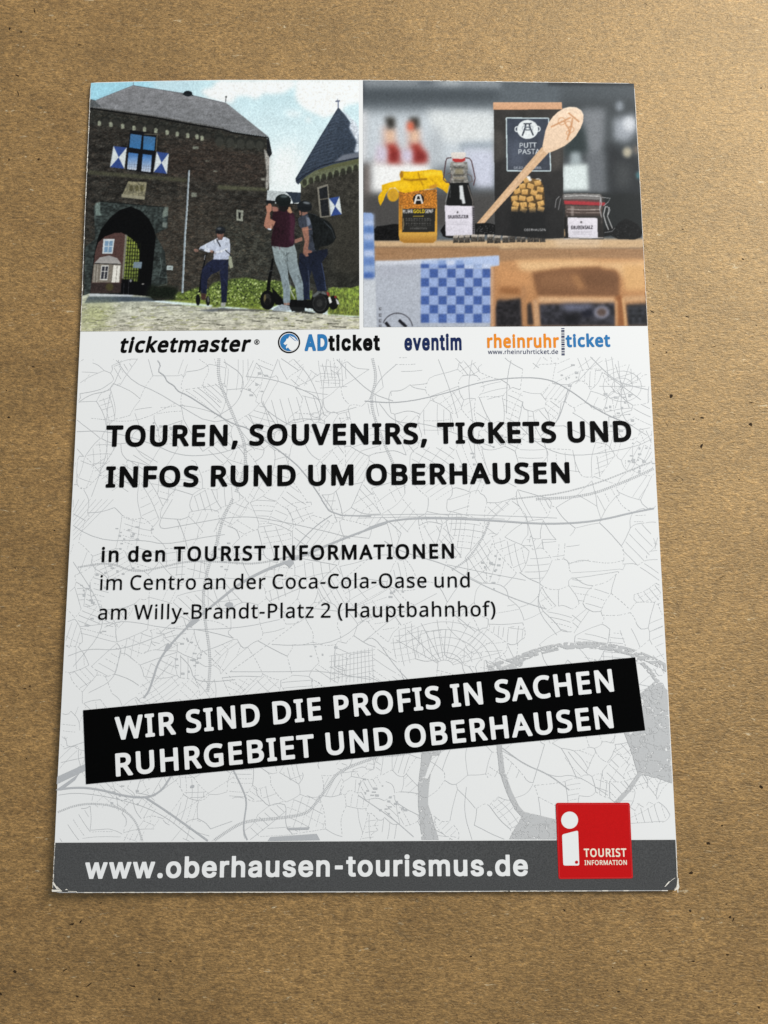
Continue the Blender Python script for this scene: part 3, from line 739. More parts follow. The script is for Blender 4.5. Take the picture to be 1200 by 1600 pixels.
    def speck(x, y, rx, ry, ang, z):
        k = len(V)
        n = 9
        rr = RNG.uniform(0.65, 1.25, n)
        pts = []
        for i in range(n):
            a = 2 * math.pi * i / n
            u, v = rx * rr[i] * math.cos(a), ry * rr[i] * math.sin(a)
            pts.append((x + u * math.cos(ang) - v * math.sin(ang), y + u * math.sin(ang) + v * math.cos(ang)))
        for qx, qy in px2board(pts):
            V.append((qx * MM, qy * MM, z))
        F.append(tuple(range(k + n - 1, k - 1, -1)))
        M.append(1)
    z = 0.000006
    seen = [(112, 1444, 4.5, 2, -.15), (126, 1440, 3.5, 1.2, -1.0), (23, 1518, 3, 2.6, 0), (101, 1516, 5, 1, -.6), (216, 1508, 2.6, 1.8, .2),
            (243, 1516, 2.8, 1.3, .1), (266, 1502, 2.6, 1.2, .2), (208, 1541, 5.5, 1.4, .25), (140, 1538, 6.5, 1.1, -.65), (157, 1411, 2.2, 1, -.4),
            (1, 1553, 2.6, 2, 0), (121, 1557, 2.5, 1.6, .3), (33, 50, 2, 1.6, 0), (15, 45, 2, 2.6, .6), (54, 17, 1.1, 5, -.35), (124, 70, 3.2, 1, .1),
            (86, 31, 1.1, 1.1, 0), (27, 118, 4, 1.2, .4), (1019, 487, 4.2, 0.9, .55), (1049, 619, 2.8, 3.2, .3), (1097, 653, 3, 1.6, 0), (1074, 495, 3, .9, .4),
            (1096, 697, 2.2, 4, .5), (1161, 405, 2.8, 1.2, .4), (1173, 663, 3.2, 3.2, 0), (1084, 655, 1.4, 1.4, 0), (1174, 629, 6, .8, .2),
            (1189, 1230, 3.2, 2.6, .6), (1128, 1290, 1.7, 1.4, 0), (1107, 1318, 3, 2.4, .3), (1080, 1364, 4, 2.2, -.2), (1117, 1223, 1.6, .9, 0),
            (1137, 1492, 2.6, 1.4, .1), (1083, 1502, 3.2, 1.6, 0), (1010, 1546, 2.6, 1.2, .2), (917, 1490, 1.4, 1.2, 0), (957, 1512, 1.4, 1.1, 0),
            (1141, 1433, 2.2, 2.2, .5), (1146, 1436, 1, 4, .3), (949, 1547, 1.6, 1, 0), (1101, 1526, 1.1, 1.0, 0), (1008, 1507, 1.1, 2.6, -.3),
            (1186, 1574, 2, 2, 0), (1078, 1423, 2.4, 2.2, .2), (47, 1072, 1.5, 1.4, 0), (39, 1076, 2.6, .9, 0), (14, 652, 2.6, 1.4, 0), (45, 695, 2, .9, 0),
            (10, 610, 1.4, 1, 0), (52, 573, 2.6, 1.1, .1), (14, 250, 1.2, 2.4, .2), (28, 145, 1, 4, -.2)]
    for e in seen:
        speck(*e, z)
    for _ in range(230):
        r = abs(RNG.normal(0, 1)) + 0.5
        speck(RNG.uniform(-60, 1260), RNG.uniform(-60, 1660), 0.75 * r, 0.5 * r, RNG.uniform(-.6, .6), z)
    for _ in range(520):
        x, y = RNG.uniform(-60, 1260), RNG.uniform(-60, 1660)
        a = RNG.normal(0, 0.45)
        L = RNG.uniform(3, 11)
        bend = RNG.normal(0, 0.35)
        pts = []
        for i in range(5):
            pts.append((x, y))
            x += L / 4 * math.cos(a)
            y += L / 4 * math.sin(a)
            a += bend
        w = RNG.uniform(0.4, 0.9)
        fibre(pts, [w * .4, w, w, w, w * .3], 1 if RNG.random() < 0.55 else 2, z + 0.000003)
    me = bpy.data.meshes.new('cardboard')
    me.from_pydata(V, [], F)
    for q in (mt, dk, pl):
        me.materials.append(q)
    me.polygons.foreach_set('material_index', M)
    me.update()
    o = bpy.data.objects.new('cardboard', me)
    col.objects.link(o)
    o['kind'] = 'structure'
    o['label'] = 'brown fibrous cardboard sheet under the flyer'
    return o

CB_DARK, CB_LIGHT = (0.214, 0.113, 0.033), (0.312, 0.170, 0.054)
CB_ROUGH, CB_SPEC = 0.56, 1.0
cardboard()

# ================================================================== the flyer
flyer = bpy.data.objects.new('flyer', None)
flyer.empty_display_size = 0.02
flyer.location = (0, 0, 0)
col.objects.link(flyer)
flyer['label'] = 'white printed postcard flyer with two colour photos, black slanted banner and grey footer'
flyer['category'] = 'flyer'

M_PAPER = print_mat('white_coated_paper', (227, 231, 232), 0.012)
M_EDGE = print_mat('bare_paper_core', (226, 224, 214), 0.10, 0.8, 0.2)
M_BLACK = print_mat('black_ink', (4, 4, 4), 0.25, 0.4, 0.03)
M_TEXT = print_mat('text_black_ink', (12, 12, 12), 0.25, 0.4, 0.04)
M_GREY = print_mat('footer_grey_ink', (74, 76, 77), 0.30)
M_MAP = print_mat('map_grey_ink', (185, 190, 193), 0.05)
M_MAPD = print_mat('map_dark_grey_ink', (176, 181, 185), 0.05)
M_BALL = print_mat('ball_grey_ink', (188, 192, 194), 0.05)
M_WHITE = print_mat('knocked_out_white', (228, 232, 233), 0.02)
M_RED = print_mat('sign_red_ink', (190, 22, 24), 0.07)
M_REDEDGE = print_mat('sign_edge_pink_ink', (206, 52, 56), 0.10)
M_CREAM = print_mat('sign_lettering_white', (236, 226, 208), 0.03)
M_BLUE = print_mat('blue_ink', (48, 118, 176), 0.08)
M_NAVY = print_mat('navy_ink', (28, 42, 84), 0.14)
M_ORANGE = print_mat('orange_ink', (226, 138, 38), 0.08)
M_PHOTO = attr_mat('photo_print')

# ---- paper
def paper():
    nu, nv = 90, 130
    def fn(u, v):
        y0 = 129 + v * (1393 - 129)
        L, R = edge_l(y0), edge_r(y0)
        x = L + u * (R - L)
        y = edge_t(x) * (1 - v) + edge_b(x) * v
        # rubbed corners
        for cx_, cy_, r in ((0, 1, 2.5), (1, 1, 6.0), (1, 0, 3.0), (0, 0, 1.5)):
            du, dv = (u - cx_) * 950, (v - cy_) * 1264
            d = np.abs(du) + np.abs(dv)
            k = np.clip(1 - d / (r * 3), 0, 1)
            x = x + k * r * .6 * (1 if cx_ == 0 else -1)
            y = y + k * r * .5 * (1 if cy_ == 0 else -1)
        return x, y
    P, F = grid_px(fn, nu, nv)
    top = to3(px2mm(P), 0)
    bot = top - np.array([0, 0, CARD_T * MM])
    n = len(top)
    ring = [i for i in range(nu + 1)] + [j * (nu + 1) + nu for j in range(1, nv + 1)] + [nv * (nu + 1) + i for i in range(nu - 1, -1, -1)] + [j * (nu + 1) for j in range(nv - 1, 0, -1)]
    r = len(ring)
    S = [(2 * n + i, 2 * n + (i + 1) % r, 2 * n + r + (i + 1) % r, 2 * n + r + i) for i in range(r)]
    A = np.vstack([F, np.array(S), F[:, ::-1] + n])
    me = mesh_arrays('paper', np.vstack([top, bot, top[ring], bot[ring]]), A, smooth=True)
    o = link('paper', me, M_PAPER, flyer)
    me.materials.append(M_EDGE)
    mi = np.zeros(len(A), np.int32)
    mi[len(F):len(F) + len(S)] = 1
    me.polygons.foreach_set('material_index', mi)
paper()

# ---- left colour photo: brick gatehouse, round tower, three visitors with scooters
def castle_photo():
    c1, c2 = crop(120, 110, 5.217), crop(340, 110, 5.0)
    c3, c4 = crop(120, 310, 5.217), crop(340, 310, 5.0)
    K = Canvas(120, 120, 566, 524, (214, 232, 236))
    # sky with thin cloud
    K.part('sky')
    K.poly([(120, 120), (566, 120), (566, 330), (120, 330)], (188, 220, 229), (226, 236, 237), tex=0.02, cell=(30, 14))
    K.poly([(120, 120), (250, 120), (240, 150), (150, 200), (120, 200)], (156, 208, 226), soft=14)
    K.poly([(240, 120), (300, 120), (300, 150), (240, 146)], (186, 216, 226), soft=8)
    cloud = (236, 240, 240)
    K.poly(c1((1010, 170), (1060, 150), (1110, 140), (1130, 100), (1200, 90), (1260, 200), (1200, 260), (1080, 230)), cloud, soft=3.0, tex=.03, cell=(4, 3))
    K.poly(c2((20, 80), (600, 70), (610, 130), (560, 150), (520, 175), (440, 185), (360, 180), (300, 225), (240, 200), (150, 200), (110, 260), (40, 240), (0, 160)), cloud, soft=3.5, tex=.03, cell=(5, 3))
    K.poly(c2((610, 70), (1130, 70), (1130, 250), (1000, 270), (960, 330), (830, 370), (790, 350), (680, 300), (640, 260), (610, 210)), (238, 241, 240), soft=3.5, tex=.03, cell=(5, 3))
    K.poly(c2((520, 320), (620, 320), (680, 350), (560, 360)), (226, 236, 238), soft=4)
    K.poly(c2((690, 370), (730, 370), (720, 410), (695, 405)), (228, 238, 240), soft=3)
    K.poly(c2((420, 640), (600, 560), (640, 760), (640, 940), (390, 940)), (230, 238, 238), soft=12)

    # brick walls
    K.part('wall')
    wall = c1((100, 240), (115, 235), (640, 375), (1200, 478)) + c2((0, 460), (240, 500), (385, 525), (392, 640), (398, 680), (402, 930), (384, 1010)) + c4((380, 40), (660, 40), (660, -60), (1112, -200), (1112, 800)) + [(562, 470), (120, 470)]
    K.poly(wall, (58, 51, 46), (66, 61, 55), tex=0.24, cell=(1.2, .9), tex2=0.22, cell2=(9, 5))
    K.poly(c3((560, 0), (1200, 0), (1200, 700), (560, 780)), (80, 68, 58), soft=10, a=.55, tex=0.25, cell=(1.3, .8), tex2=.2, cell2=(8, 6), keep=True)
    K.poly(c4((0, 150), (420, 250), (430, 620), (0, 640)), (72, 69, 60), soft=8, a=.7, tex=0.3, cell=(1.2, .8), tex2=.25, cell2=(6, 6), keep=True)
    K.poly(c1((700, 600), (1200, 560), (1200, 900), (700, 880)), (74, 58, 50), soft=8, a=.6, tex=0.25, cell=(1.4, .9), keep=True)
    K.poly(c2((0, 600), (380, 640), (380, 900), (0, 890)), (72, 58, 51), soft=6, a=.7, tex=0.3, cell=(1.3, .8), keep=True)
    K.poly(c2((0, 490), (385, 540), (370, 640), (0, 600)), (66, 66, 58), soft=4, a=.8, tex=0.25, cell=(1.3, .8), keep=True)
    K.poly(c1((105, 318), (640, 392), (1200, 490), (1200, 560), (640, 500), (105, 450)), (60, 60, 54), soft=3, a=.6, tex=0.3, cell=(1.3, 1), keep=True)
    K.bricks([K.cur], .17)
    K.poly(c4((420, 330), (1112, 250), (1112, 700), (640, 690), (430, 640)), (44, 50, 48), soft=14, a=.55, tex=.25, cell=(1.3, .9), keep=True)
    # blind arches and corbels under the eaves
    ck = [(185, 430), (278, 440), (375, 455), (467, 470), (553, 480), (645, 490), (737, 505), (820, 518), (905, 530), (980, 540), (1022, 552)]
    for i, (x, y) in enumerate(ck):
        K.ell(c1((x + 46, y - 26))[0], 7.0, 5.4, (42, 41, 38), a=.7, soft=.5, keep=True)
        K.ell(c1((x + 46, y - 12))[0], 5.4, 5.0, (62, 57, 51), a=.9, soft=.5, keep=True)
        K.poly(c1((x - 14, y - 14), (x, y - 20), (x + 14, y - 10), (x + 13, y + 20), (x - 13, y + 22)), (150, 145, 126), soft=.4, tex=.2, a=.9, keep=True)
    for x in (15, 100, 180, 255, 330):
        y = 540 + x * .09
        K.ell(c2((x, y))[0], 8, 8, (46, 46, 42), a=.8, soft=.5, keep=True)
        K.ell(c2((x, y + 16))[0], 6.4, 7, (66, 63, 56), soft=.6, keep=True)
    # stone ledge
    K.poly(c1((92, 815), (900, 880), (900, 912), (92, 848)), (84, 79, 58), soft=1, tex=.22, a=.8, keep=True)
    K.poly(c2((0, 895), (388, 920), (386, 945), (0, 930)), (92, 88, 64), soft=1, tex=.2, a=.8, keep=True)
    # sunlit right-hand quoins
    K.poly(c2((362, 615), (380, 630), (404, 690), (398, 780), (400, 900), (384, 940), (374, 900), (384, 800), (372, 700)), (160, 148, 142), soft=.7, tex=.25, keep=True)
    K.poly(c2((340, 840), (372, 845), (370, 862), (340, 860)), (135, 125, 115), soft=.7, keep=True)
    for x, y, w, h in ((970, 630, 50, 22), (1065, 740, 40, 8), (1130, 822, 34, 10), (955, 1015, 44, 38)):
        K.poly(c1((x - w / 2, y - h / 2), (x + w / 2, y - h / 2 + 2), (x + w / 2, y + h / 2), (x - w / 2, y + h / 2)), (118, 114, 102), soft=.6, tex=.2, keep=True)

    K.part('plaque')
    K.poly(c1((420, 905), (572, 912), (552, 1054), (364, 1032)), (122, 119, 96), tex=.25, cell=(2, 2))
    K.poly(c1((364, 1008), (556, 1030), (552, 1054), (364, 1034)), (140, 138, 118), soft=.4)
    for x in (445, 490, 530):
        K.ell(c1((x, 960))[0], 3, 5, (92, 88, 58), soft=.8, tex=.3)
    K.part('plaque')
    K.poly(c4((148, 88), (202, 95), (196, 180), (148, 172)), (134, 139, 128), tex=.2)
    K.poly(c4((163, 108), (182, 110), (180, 162), (164, 160)), (38, 40, 38), soft=.4)

    # grey slate roof
    K.part('roof')
    roof = c1((112, 236), (150, 246), (460, 122), (870, 186), (1200, 262)) + c2((55, 250), (70, 256), (400, 520), (250, 500), (0, 458)) + c1((1200, 478), (640, 378), (330, 330), (108, 304))
    K.poly(roof, (128, 130, 134), (116, 120, 124), tex=0.15, cell=(.9, .7), tex2=.10, cell2=(7, 3))
    K.poly(c1((112, 236), (150, 246), (200, 300), (108, 296)), (88, 94, 98), tex=.2)
    K.line(c1((460, 124), (870, 188), (1200, 264)), 1.0, (84, 84, 92), a=.8)
    K.line(c1((150, 247), (300, 186), (460, 124)), .9, (110, 112, 118), a=.8)
    K.line(c1((108, 298), (330, 328), (640, 372), (900, 420), (1200, 470)), 1.8, (92, 94, 94), tex=.3, a=.9)
    K.line(c1((108, 308), (330, 342), (640, 386), (900, 436), (1200, 484)) + c2((120, 488), (250, 506), (395, 526)), 2.0, (20, 22, 24), soft=.3)
    K.poly(c2((400, 520), (426, 652), (404, 682), (384, 640), (384, 540)), (36, 40, 46), tex=.2)
    K.ell(c1((906, 190))[0], 7, 4.5, (26, 36, 46))
    K.poly(c1((862, 186), (950, 200), (946, 208), (866, 200)), (34, 44, 52))
    K.line(c1((462, 96), (461, 124)), 1.1, (110, 118, 130))
    K.line(c2((65, 206), (63, 250)), 1.2, (96, 100, 104))
    K.ell(c2((67, 208))[0], 1.8, 1.6, (90, 96, 98))

    for i in range(15):
        t = i / 15
        K.line([(130 + 20 * t * 3, 166 - 34 * t), (250 + 20 * t, 176 - 30 * t), (345 - 4 * t, 196 - 30 * t), (418 - 62 * t, 213 - 52 * t)], .5, (70, 74, 78), a=.28, soft=.2, keep=True)
    # cross window with painted shutters
    K.part('window')
    K.poly(c1((436, 486), (545, 500), (655, 522), (645, 660), (620, 846), (500, 826), (400, 814), (415, 640)), (26, 28, 36), tex=.15)
    for q, a_, b_ in ((((438, 518), (530, 530), (519, 642), (429, 628)), (58, 104, 152), (48, 108, 166)), (((546, 534), (642, 545), (632, 655), (540, 643)), (56, 104, 152), (50, 112, 170)),
                      (((422, 670), (501, 680), (486, 814), (411, 806)), (46, 100, 168), (196, 204, 214)), (((538, 682), (612, 692), (602, 830), (527, 822)), (48, 102, 168), (196, 204, 214))):
        K.poly(c1(*q), a_, b_, tex=.07, cell=(2, 1))
    for x in (432, 452, 472):
        K.line(c1((x, 750), (x - 6, 808)), .6, (90, 100, 118), a=.7)
        K.line(c1((x + 116, 764), (x + 110, 824)), .6, (90, 100, 118), a=.7)
    for y in (765, 785):
        K.line(c1((418, y), (490, y + 6)), .6, (100, 110, 126), a=.7)
        K.line(c1((532, y + 14), (604, y + 20)), .6, (100, 110, 126), a=.7)
    K.line(c1((656, 520), (646, 660)), 1.6, (104, 98, 80), a=.8)
    K.line(c1((548, 520), (650, 524)), 1.8, (100, 96, 80), a=.8)

    def shutter(A, B, C, D):
        K.part('shutter')
        M = [(A[0] + B[0] + C[0] + D[0]) / 4, (A[1] + B[1] + C[1] + D[1]) / 4]
        K.poly([A, B, C, D], (200, 210, 212), tex=.06)
        K.poly([A, B, M], (44, 74, 150), tex=.08)
        K.poly([D, C, M], (42, 70, 146), tex=.08)
        K.line([A, D], .8, (150, 160, 168))
    shutter(*c1((300, 618), (407, 630), (388, 802), (272, 790)))
    shutter(*c1((652, 664), (750, 676), (735, 844), (628, 830)))

    # gateway and what shows through it
    K.part('gateway')
    K.poly(c3((60, 800), (70, 400), (150, 330), (140, 60), (190, 30), (700, 70), (745, 70), (740, 240), (640, 290), (720, 440), (740, 690), (640, 720), (600, 800)), (58, 64, 62), tex=.28, cell=(3, 2), tex2=.2, cell2=(6, 6))
    K.poly(c3((150, 40), (190, 30), (190, 110), (205, 140), (150, 140)), (110, 118, 112), soft=.6, tex=.2)
    K.poly(c3((716, 70), (746, 70), (742, 140), (700, 160), (700, 120)), (110, 114, 106), soft=.6, tex=.2)
    K.poly(c3((700, 195), (738, 200), (730, 240), (696, 232)), (112, 114, 108), soft=.6)
    K.line(c3((190, 25), (715, 72)), 1.2, (28, 32, 32))
    for a_ in range(9):
        t = math.pi * (0.08 + a_ * .105)
        K.line([(120 + (408 - 250 * math.cos(t)) / 5.217, 310 + (330 - 262 * math.sin(t)) / 5.217), (120 + (408 - 290 * math.cos(t)) / 5.217, 310 + (330 - 300 * math.sin(t)) / 5.217)], .8, (34, 40, 40), a=.8)
    K.line(c3((680, 480), (690, 560), (670, 640), (735, 645), (735, 700), (660, 718)), 1.0, (110, 120, 116), a=.7)
    K.poly(c3((170, 330), (200, 250), (270, 160), (350, 95), (440, 66), (520, 100), (590, 170), (630, 250), (645, 310), (632, 440), (612, 640), (600, 800), (100, 800), (110, 760), (140, 470)), (17, 17, 19), tex=.2)
    K.part('gate_building')
    K.poly(c3((150, 440), (175, 360), (230, 312), (310, 282), (365, 280), (404, 300), (370, 690), (120, 690)), (92, 62, 58), (84, 58, 54), tex=.1)
    K.poly(c3((118, 690), (362, 690), (360, 772), (108, 776)), (64, 50, 48), tex=.15)
    K.ell(c3((268, 722))[0], 6, 6, (82, 76, 42), soft=1)
    K.poly(c3((218, 332), (308, 332), (292, 452), (208, 452)), (190, 200, 204))
    K.poly(c3((230, 346), (296, 346), (284, 442), (222, 442)), (112, 142, 168))
    K.line(c3((264, 346), (254, 442)), .9, (206, 214, 216))
    K.line(c3((228, 392), (290, 392)), .9, (206, 214, 216))
    K.poly(c3((145, 528), (188, 482), (265, 466), (330, 488), (366, 538)), (142, 142, 142), (160, 158, 154))
    K.poly(c3((138, 534), (366, 540), (352, 686), (124, 686)), (118, 112, 102), tex=.1)
    K.poly(c3((300, 546), (356, 548), (344, 686), (284, 686)), (214, 214, 206))
    K.line(c3((330, 548), (318, 686)), .8, (120, 116, 108))
    for x in (150, 172):
        K.line(c3((x, 540), (x - 10, 686)), 1.1, (170, 168, 158), a=.8)
    K.poly(c3((200, 546), (262, 546), (250, 668), (188, 666)), (196, 198, 194))
    K.poly(c3((207, 556), (256, 556), (245, 658), (196, 656)), (56, 58, 70))
    K.line(c3((234, 548), (220, 668)), 1.2, (200, 202, 198))
    K.line(c3((204, 596), (256, 596)), 1.0, (200, 202, 198))
    K.line(c3((145, 530), (366, 538)), 1.3, (46, 46, 48))
    K.part('gate_grille')
    K.poly(c3((402, 300), (440, 325), (490, 370), (512, 440), (510, 520), (492, 684), (372, 660), (385, 480)), (128, 142, 58), (104, 122, 48), tex=.22, cell=(2, 2))
    for i in range(7):
        K.line(c3((404 + i * 19, 312 + i * 9), (376 + i * 21, 680)), 1.3, (32, 38, 20), a=.9)
    for i in range(12):
        K.line(c3((396 - i * 2, 345 + i * 30), (510, 350 + i * 30)), 1.2, (34, 40, 22), a=.8)
    K.poly(c3((395, 295), (412, 300), (382, 660), (366, 650)), (118, 118, 106), soft=.4)
    K.poly(c3((466, 518), (533, 520), (526, 571), (458, 566)), (108, 126, 138), tex=.05)
    K.poly(c3((365, 660), (455, 660), (470, 690), (600, 690), (600, 800), (360, 800)), (17, 18, 24), soft=1)
    K.line(c3((425, 665), (420, 790)), .6, (60, 62, 70))
    K.line(c3((385, 690), (380, 795)), .6, (56, 58, 66))
    K.ell(c3((440, 672))[0], 1.8, 2.2, (130, 134, 140), soft=.4)
    K.ell(c3((540, 698))[0], 2, 1.0, (150, 150, 146), soft=.3)
    K.part('notice')
    K.poly(c3((735, 547), (786, 550), (782, 586), (732, 583)), (158, 172, 172))
    K.line(c3((745, 566), (772, 568)), 1.4, (110, 118, 120), a=.7)

    # cobbled yard
    K.part('cobbles')
    K.poly(c3((30, 800), (105, 776), (480, 790), (600, 800), (620, 830), (560, 836), (800, 862), (1000, 884), (1200, 880)) + c4((0, 855), (430, 880), (750, 895), (860, 908), (1112, 932), (1112, 1050)) + [(562, 524), (120, 524)],
           (176, 182, 166), (192, 190, 174), tex=0.13, cell=(3.0, 1.0), tex2=.14, cell2=(12, 2.4))
    K.poly(c3((104, 776), (470, 788), (440, 802), (104, 800)), (188, 196, 204), soft=.6)
    K.poly(c3((95, 800), (440, 802), (600, 808), (640, 836), (400, 842), (60, 856)), (70, 84, 98), soft=.8, tex=.12)
    K.poly(c3((30, 850), (330, 850), (260, 960), (200, 1090), (30, 1090)), (166, 172, 122), soft=9, a=.75, tex=.2, cell=(3, 1.2), keep=True)
    K.poly(c3((620, 872), (850, 866), (860, 878), (640, 882)), (116, 118, 112), soft=.6)
    K.poly(c3((980, 915), (1200, 890), (1260, 905), (1100, 925)), (96, 102, 108), soft=.8)
    K.poly(c4((0, 868), (330, 862), (500, 880), (560, 890), (150, 878), (0, 886)), (92, 94, 92), soft=.7)
    K.poly(c4((620, 870), (770, 895), (740, 905), (600, 890)), (50, 52, 50), soft=.6)
    for _ in range(620):
        x, y = RNG.uniform(128, 561), RNG.uniform(474, 516)
        if y < 476 + (x - 128) * .018:
            continue
        w = RNG.uniform(2, 11) * (0.5 + (y - 470) / 50)
        d = RNG.choice([0, 1, 2], p=[.45, .3, .25])
        cc = [(92, 94, 76), (140, 146, 86), (222, 220, 210)][d]
        K.line([(x - w / 2, y + RNG.normal(0, .5)), (x, y + RNG.normal(0, .5)), (x + w / 2, y + RNG.normal(0, .5))], RNG.uniform(.5, 1.3), cc, a=RNG.uniform(.35, .85), soft=.25, keep=True)
    for x, y, w in ((430, 497, 14), (468, 501, 12), (520, 506, 18), (530, 511, 22), (455, 510, 12), (400, 502, 14), (345, 508, 14), (250, 500, 10), (420, 497, 10), (500, 497, 10)):
        K.line([(x - w / 2, y - .5), (x, y), (x + w / 2, y + .3)], 1.4, (62, 62, 52), a=.85, soft=.3, keep=True)

    # ivy and grass at the foot of the wall
    K.part('grass')
    K.poly(c3((700, 832), (820, 825), (1000, 835), (1200, 840), (1200, 880), (1000, 884), (800, 862)) + c4((0, 850), (100, 820), (330, 800), (330, 850), (430, 878)), (118, 134, 46), soft=1, tex=.2, cell=(2, 1))
    K.poly(c4((860, 720), (900, 690), (960, 705), (1020, 680), (1112, 670), (1112, 920), (1000, 915), (860, 905)), (118, 144, 56), (112, 122, 48), soft=1, tex=.22, cell=(.9, 1.6), tex2=.2, cell2=(5, 3))
    K.part('ivy')
    K.poly(c4((-40, 690), (60, 660), (100, 630), (180, 622), (230, 618), (300, 635), (360, 645), (440, 640), (500, 648), (610, 700), (740, 720), (740, 790), (640, 800), (560, 800), (430, 850), (330, 850), (250, 850), (100, 845), (-40, 850)), (88, 112, 46), (104, 124, 44), soft=.8, tex=.25, cell=(1.5, 1.5))
    K.poly(c3((790, 790), (830, 760), (880, 765), (940, 740), (985, 725), (1070, 740), (1110, 690), (1160, 675), (1200, 690), (1200, 850), (1060, 850), (900, 830), (790, 815)), (96, 120, 52), (110, 130, 50), soft=.8, tex=.25, cell=(1.5, 1.5))
    for _ in range(520):
        if RNG.random() < .7:
            x, y = RNG.uniform(332, 470), RNG.uniform(437, 476)
        else:
            x, y = RNG.uniform(272, 350), RNG.uniform(446, 474)
        i, j = int((y - K.y0) * K.S), int((x - K.x0) * K.S)
        if K.id[i, j] != K.cur:
            continue
        cc = [(160, 180, 104), (186, 202, 140), (56, 78, 34), (40, 56, 28)][RNG.integers(0, 4)]
        K.ell((x, y), RNG.uniform(.7, 2.0), RNG.uniform(.6, 1.3), cc, rot=RNG.uniform(0, 3), soft=.25, a=.85)
    for _ in range(160):
        x, y = RNG.uniform(512, 561), RNG.uniform(452, 492)
        K.line([(x, y + 3), (x + RNG.normal(0, 1.2), y - 3)], .8, [(150, 176, 84), (66, 92, 36)][RNG.integers(0, 2)], a=.7, soft=.2, keep=True)
    K.poly(c3((600, 700), (660, 720), (740, 710), (830, 740), (790, 820), (620, 820), (560, 790)), (30, 42, 28), soft=2.5, tex=.3)

    # low roofs between the buildings
    K.part('roof')
    K.poly(c2((388, 938), (545, 950), (530, 970), (470, 985), (450, 1020), (384, 1015)), (172, 182, 184), tex=.14)
    K.poly(c2((530, 948), (662, 956), (650, 1030), (590, 1040), (570, 990)), (44, 58, 76), tex=.12)

    # round tower
    K.part('tower')
    K.poly(c2((650, 890), (740, 830), (900, 800), (1112, 750)) + c4((1112, 680), (1040, 700), (920, 690), (860, 700), (640, 640)), (80, 71, 62), (66, 62, 54), tex=.26, cell=(1.2, .9), tex2=.16, cell2=(7, 5))
    K.poly(c4((870, 150), (1112, 120), (1112, 600), (900, 560)), (82, 72, 60), soft=5, a=.6, tex=.28, cell=(1.2, .8), keep=True)
    K.poly(c2((645, 850), (740, 790), (860, 735), (1112, 672), (1112, 770), (1000, 785), (900, 815), (740, 870), (672, 920), (640, 880)), (122, 120, 88), tex=.12)
    K.poly(c2((780, 770), (900, 722), (1112, 676), (1112, 722), (900, 762), (790, 792)), (116, 112, 72), soft=.5)
    for i in range(9):
        x = 680 + i * 50
        y = 890 - i * 14
        K.ell(c2((x, y - 14))[0], 3.4, 5.4, (64, 62, 48), a=.85, soft=.4)
        K.line(c2((x + 24, y - 45), (x + 22, y + 6)), 1.2, (150, 152, 124), a=.8)
    K.part('tower_roof')
    K.poly(c2((942, 288), (1000, 350), (1060, 440), (1108, 500), (1108, 688), (900, 735), (760, 785), (690, 830), (650, 868), (630, 894), (612, 876), (608, 846), (700, 690), (800, 520), (880, 390)), (60, 74, 94), (48, 62, 82), tex=.18, cell=(1.6, .8))
    for i in range(16):
        t = 0.12 + i * .055
        xl = 942 - 330 * t
        yy = 290 + 560 * t
        K.line(c2((xl + 4, yy + 4), (xl + 90 * t + 10, yy - 40 * t), (xl + 260 * t + 20, yy - 90 * t)), .7, (96, 110, 130), a=.5, soft=.3)
    K.poly(c2((962, 300), (1010, 345), (1080, 410), (1108, 470), (1108, 640), (1068, 640), (1088, 560), (1030, 450), (1040, 400), (990, 340)), (196, 206, 216), soft=1.2, tex=.22, cell=(1.5, .8))
    K.poly(c2((980, 660), (1108, 640), (1108, 676), (900, 725)), (116, 122, 134), soft=1, a=.8)
    K.line(c2((612, 868), (700, 806), (800, 752), (900, 722), (1108, 682)), 1.3, (32, 38, 58), a=.9)
    K.line(c2((941, 232), (943, 292)), 2.0, (112, 122, 148))
    K.line(c2((921, 242), (958, 240)), 2.2, (96, 106, 130))
    K.line(c2((938, 222), (938, 236)), 1.0, (120, 128, 148))
    K.part('window')
    K.poly(c2((778, 914), (862, 888), (872, 1000)) + c4((886, 142), (800, 152)), (122, 120, 110), tex=.1)
    K.poly(c2((792, 926), (856, 904), (864, 1010)) + c4((874, 134), (812, 142)), (38, 42, 48), tex=.2)
    K.line(c2((800, 1010), (864, 1000)), 1.3, (108, 104, 92))
    shutter((514, 310), (530.2, 307), (534, 335), (517, 337.6))

    # flagpole
    K.part('flagpole')
    K.line(c1((916, 815), (897, 1148)) + c3((882, 300), (860, 772)), 2.4, (138, 152, 160))
    K.line(c1((920, 815), (902, 1148)) + c3((888, 300), (866, 772)), .8, (196, 206, 212), keep=True)

    # man in a white shirt with his scooter
    K.part('scooter')
    K.line(c3((1050, 455), (1042, 520), (1016, 640), (1000, 770)), [2, 2.2, 3, 3.4], (22, 26, 34))
    K.line(c3((1000, 412), (1070, 428), (1140, 426)), 2.0, (24, 28, 36))
    K.ell(c3((988, 828))[0], 3.6, 9.0, (24, 28, 32))
    K.ell(c3((1069, 836))[0], 3.2, 8.0, (30, 34, 38))
    K.line(c3((1046, 462), (1040, 500)), .8, (170, 178, 184))
    K.ell(c3((1072, 822))[0], 1.1, 5, (88, 94, 90))
    K.part('person', 'man in a white shirt, dark trousers and helmet holding a scooter handlebar')
    K.poly(c3((1112, 495), (1200, 500)) + c4((85, 480), (82, 600), (78, 700), (70, 815), (30, 815), (24, 640), (14, 560)) + c3((1180, 585), (1100, 620), (1066, 660), (1058, 780), (1012, 772), (1012, 680), (1018, 585), (1060, 530)), (34, 42, 78), (28, 36, 72), tex=.14)
    K.poly(c4((24, 815), (66, 815), (60, 845), (24, 845)), (150, 154, 152), soft=.4)
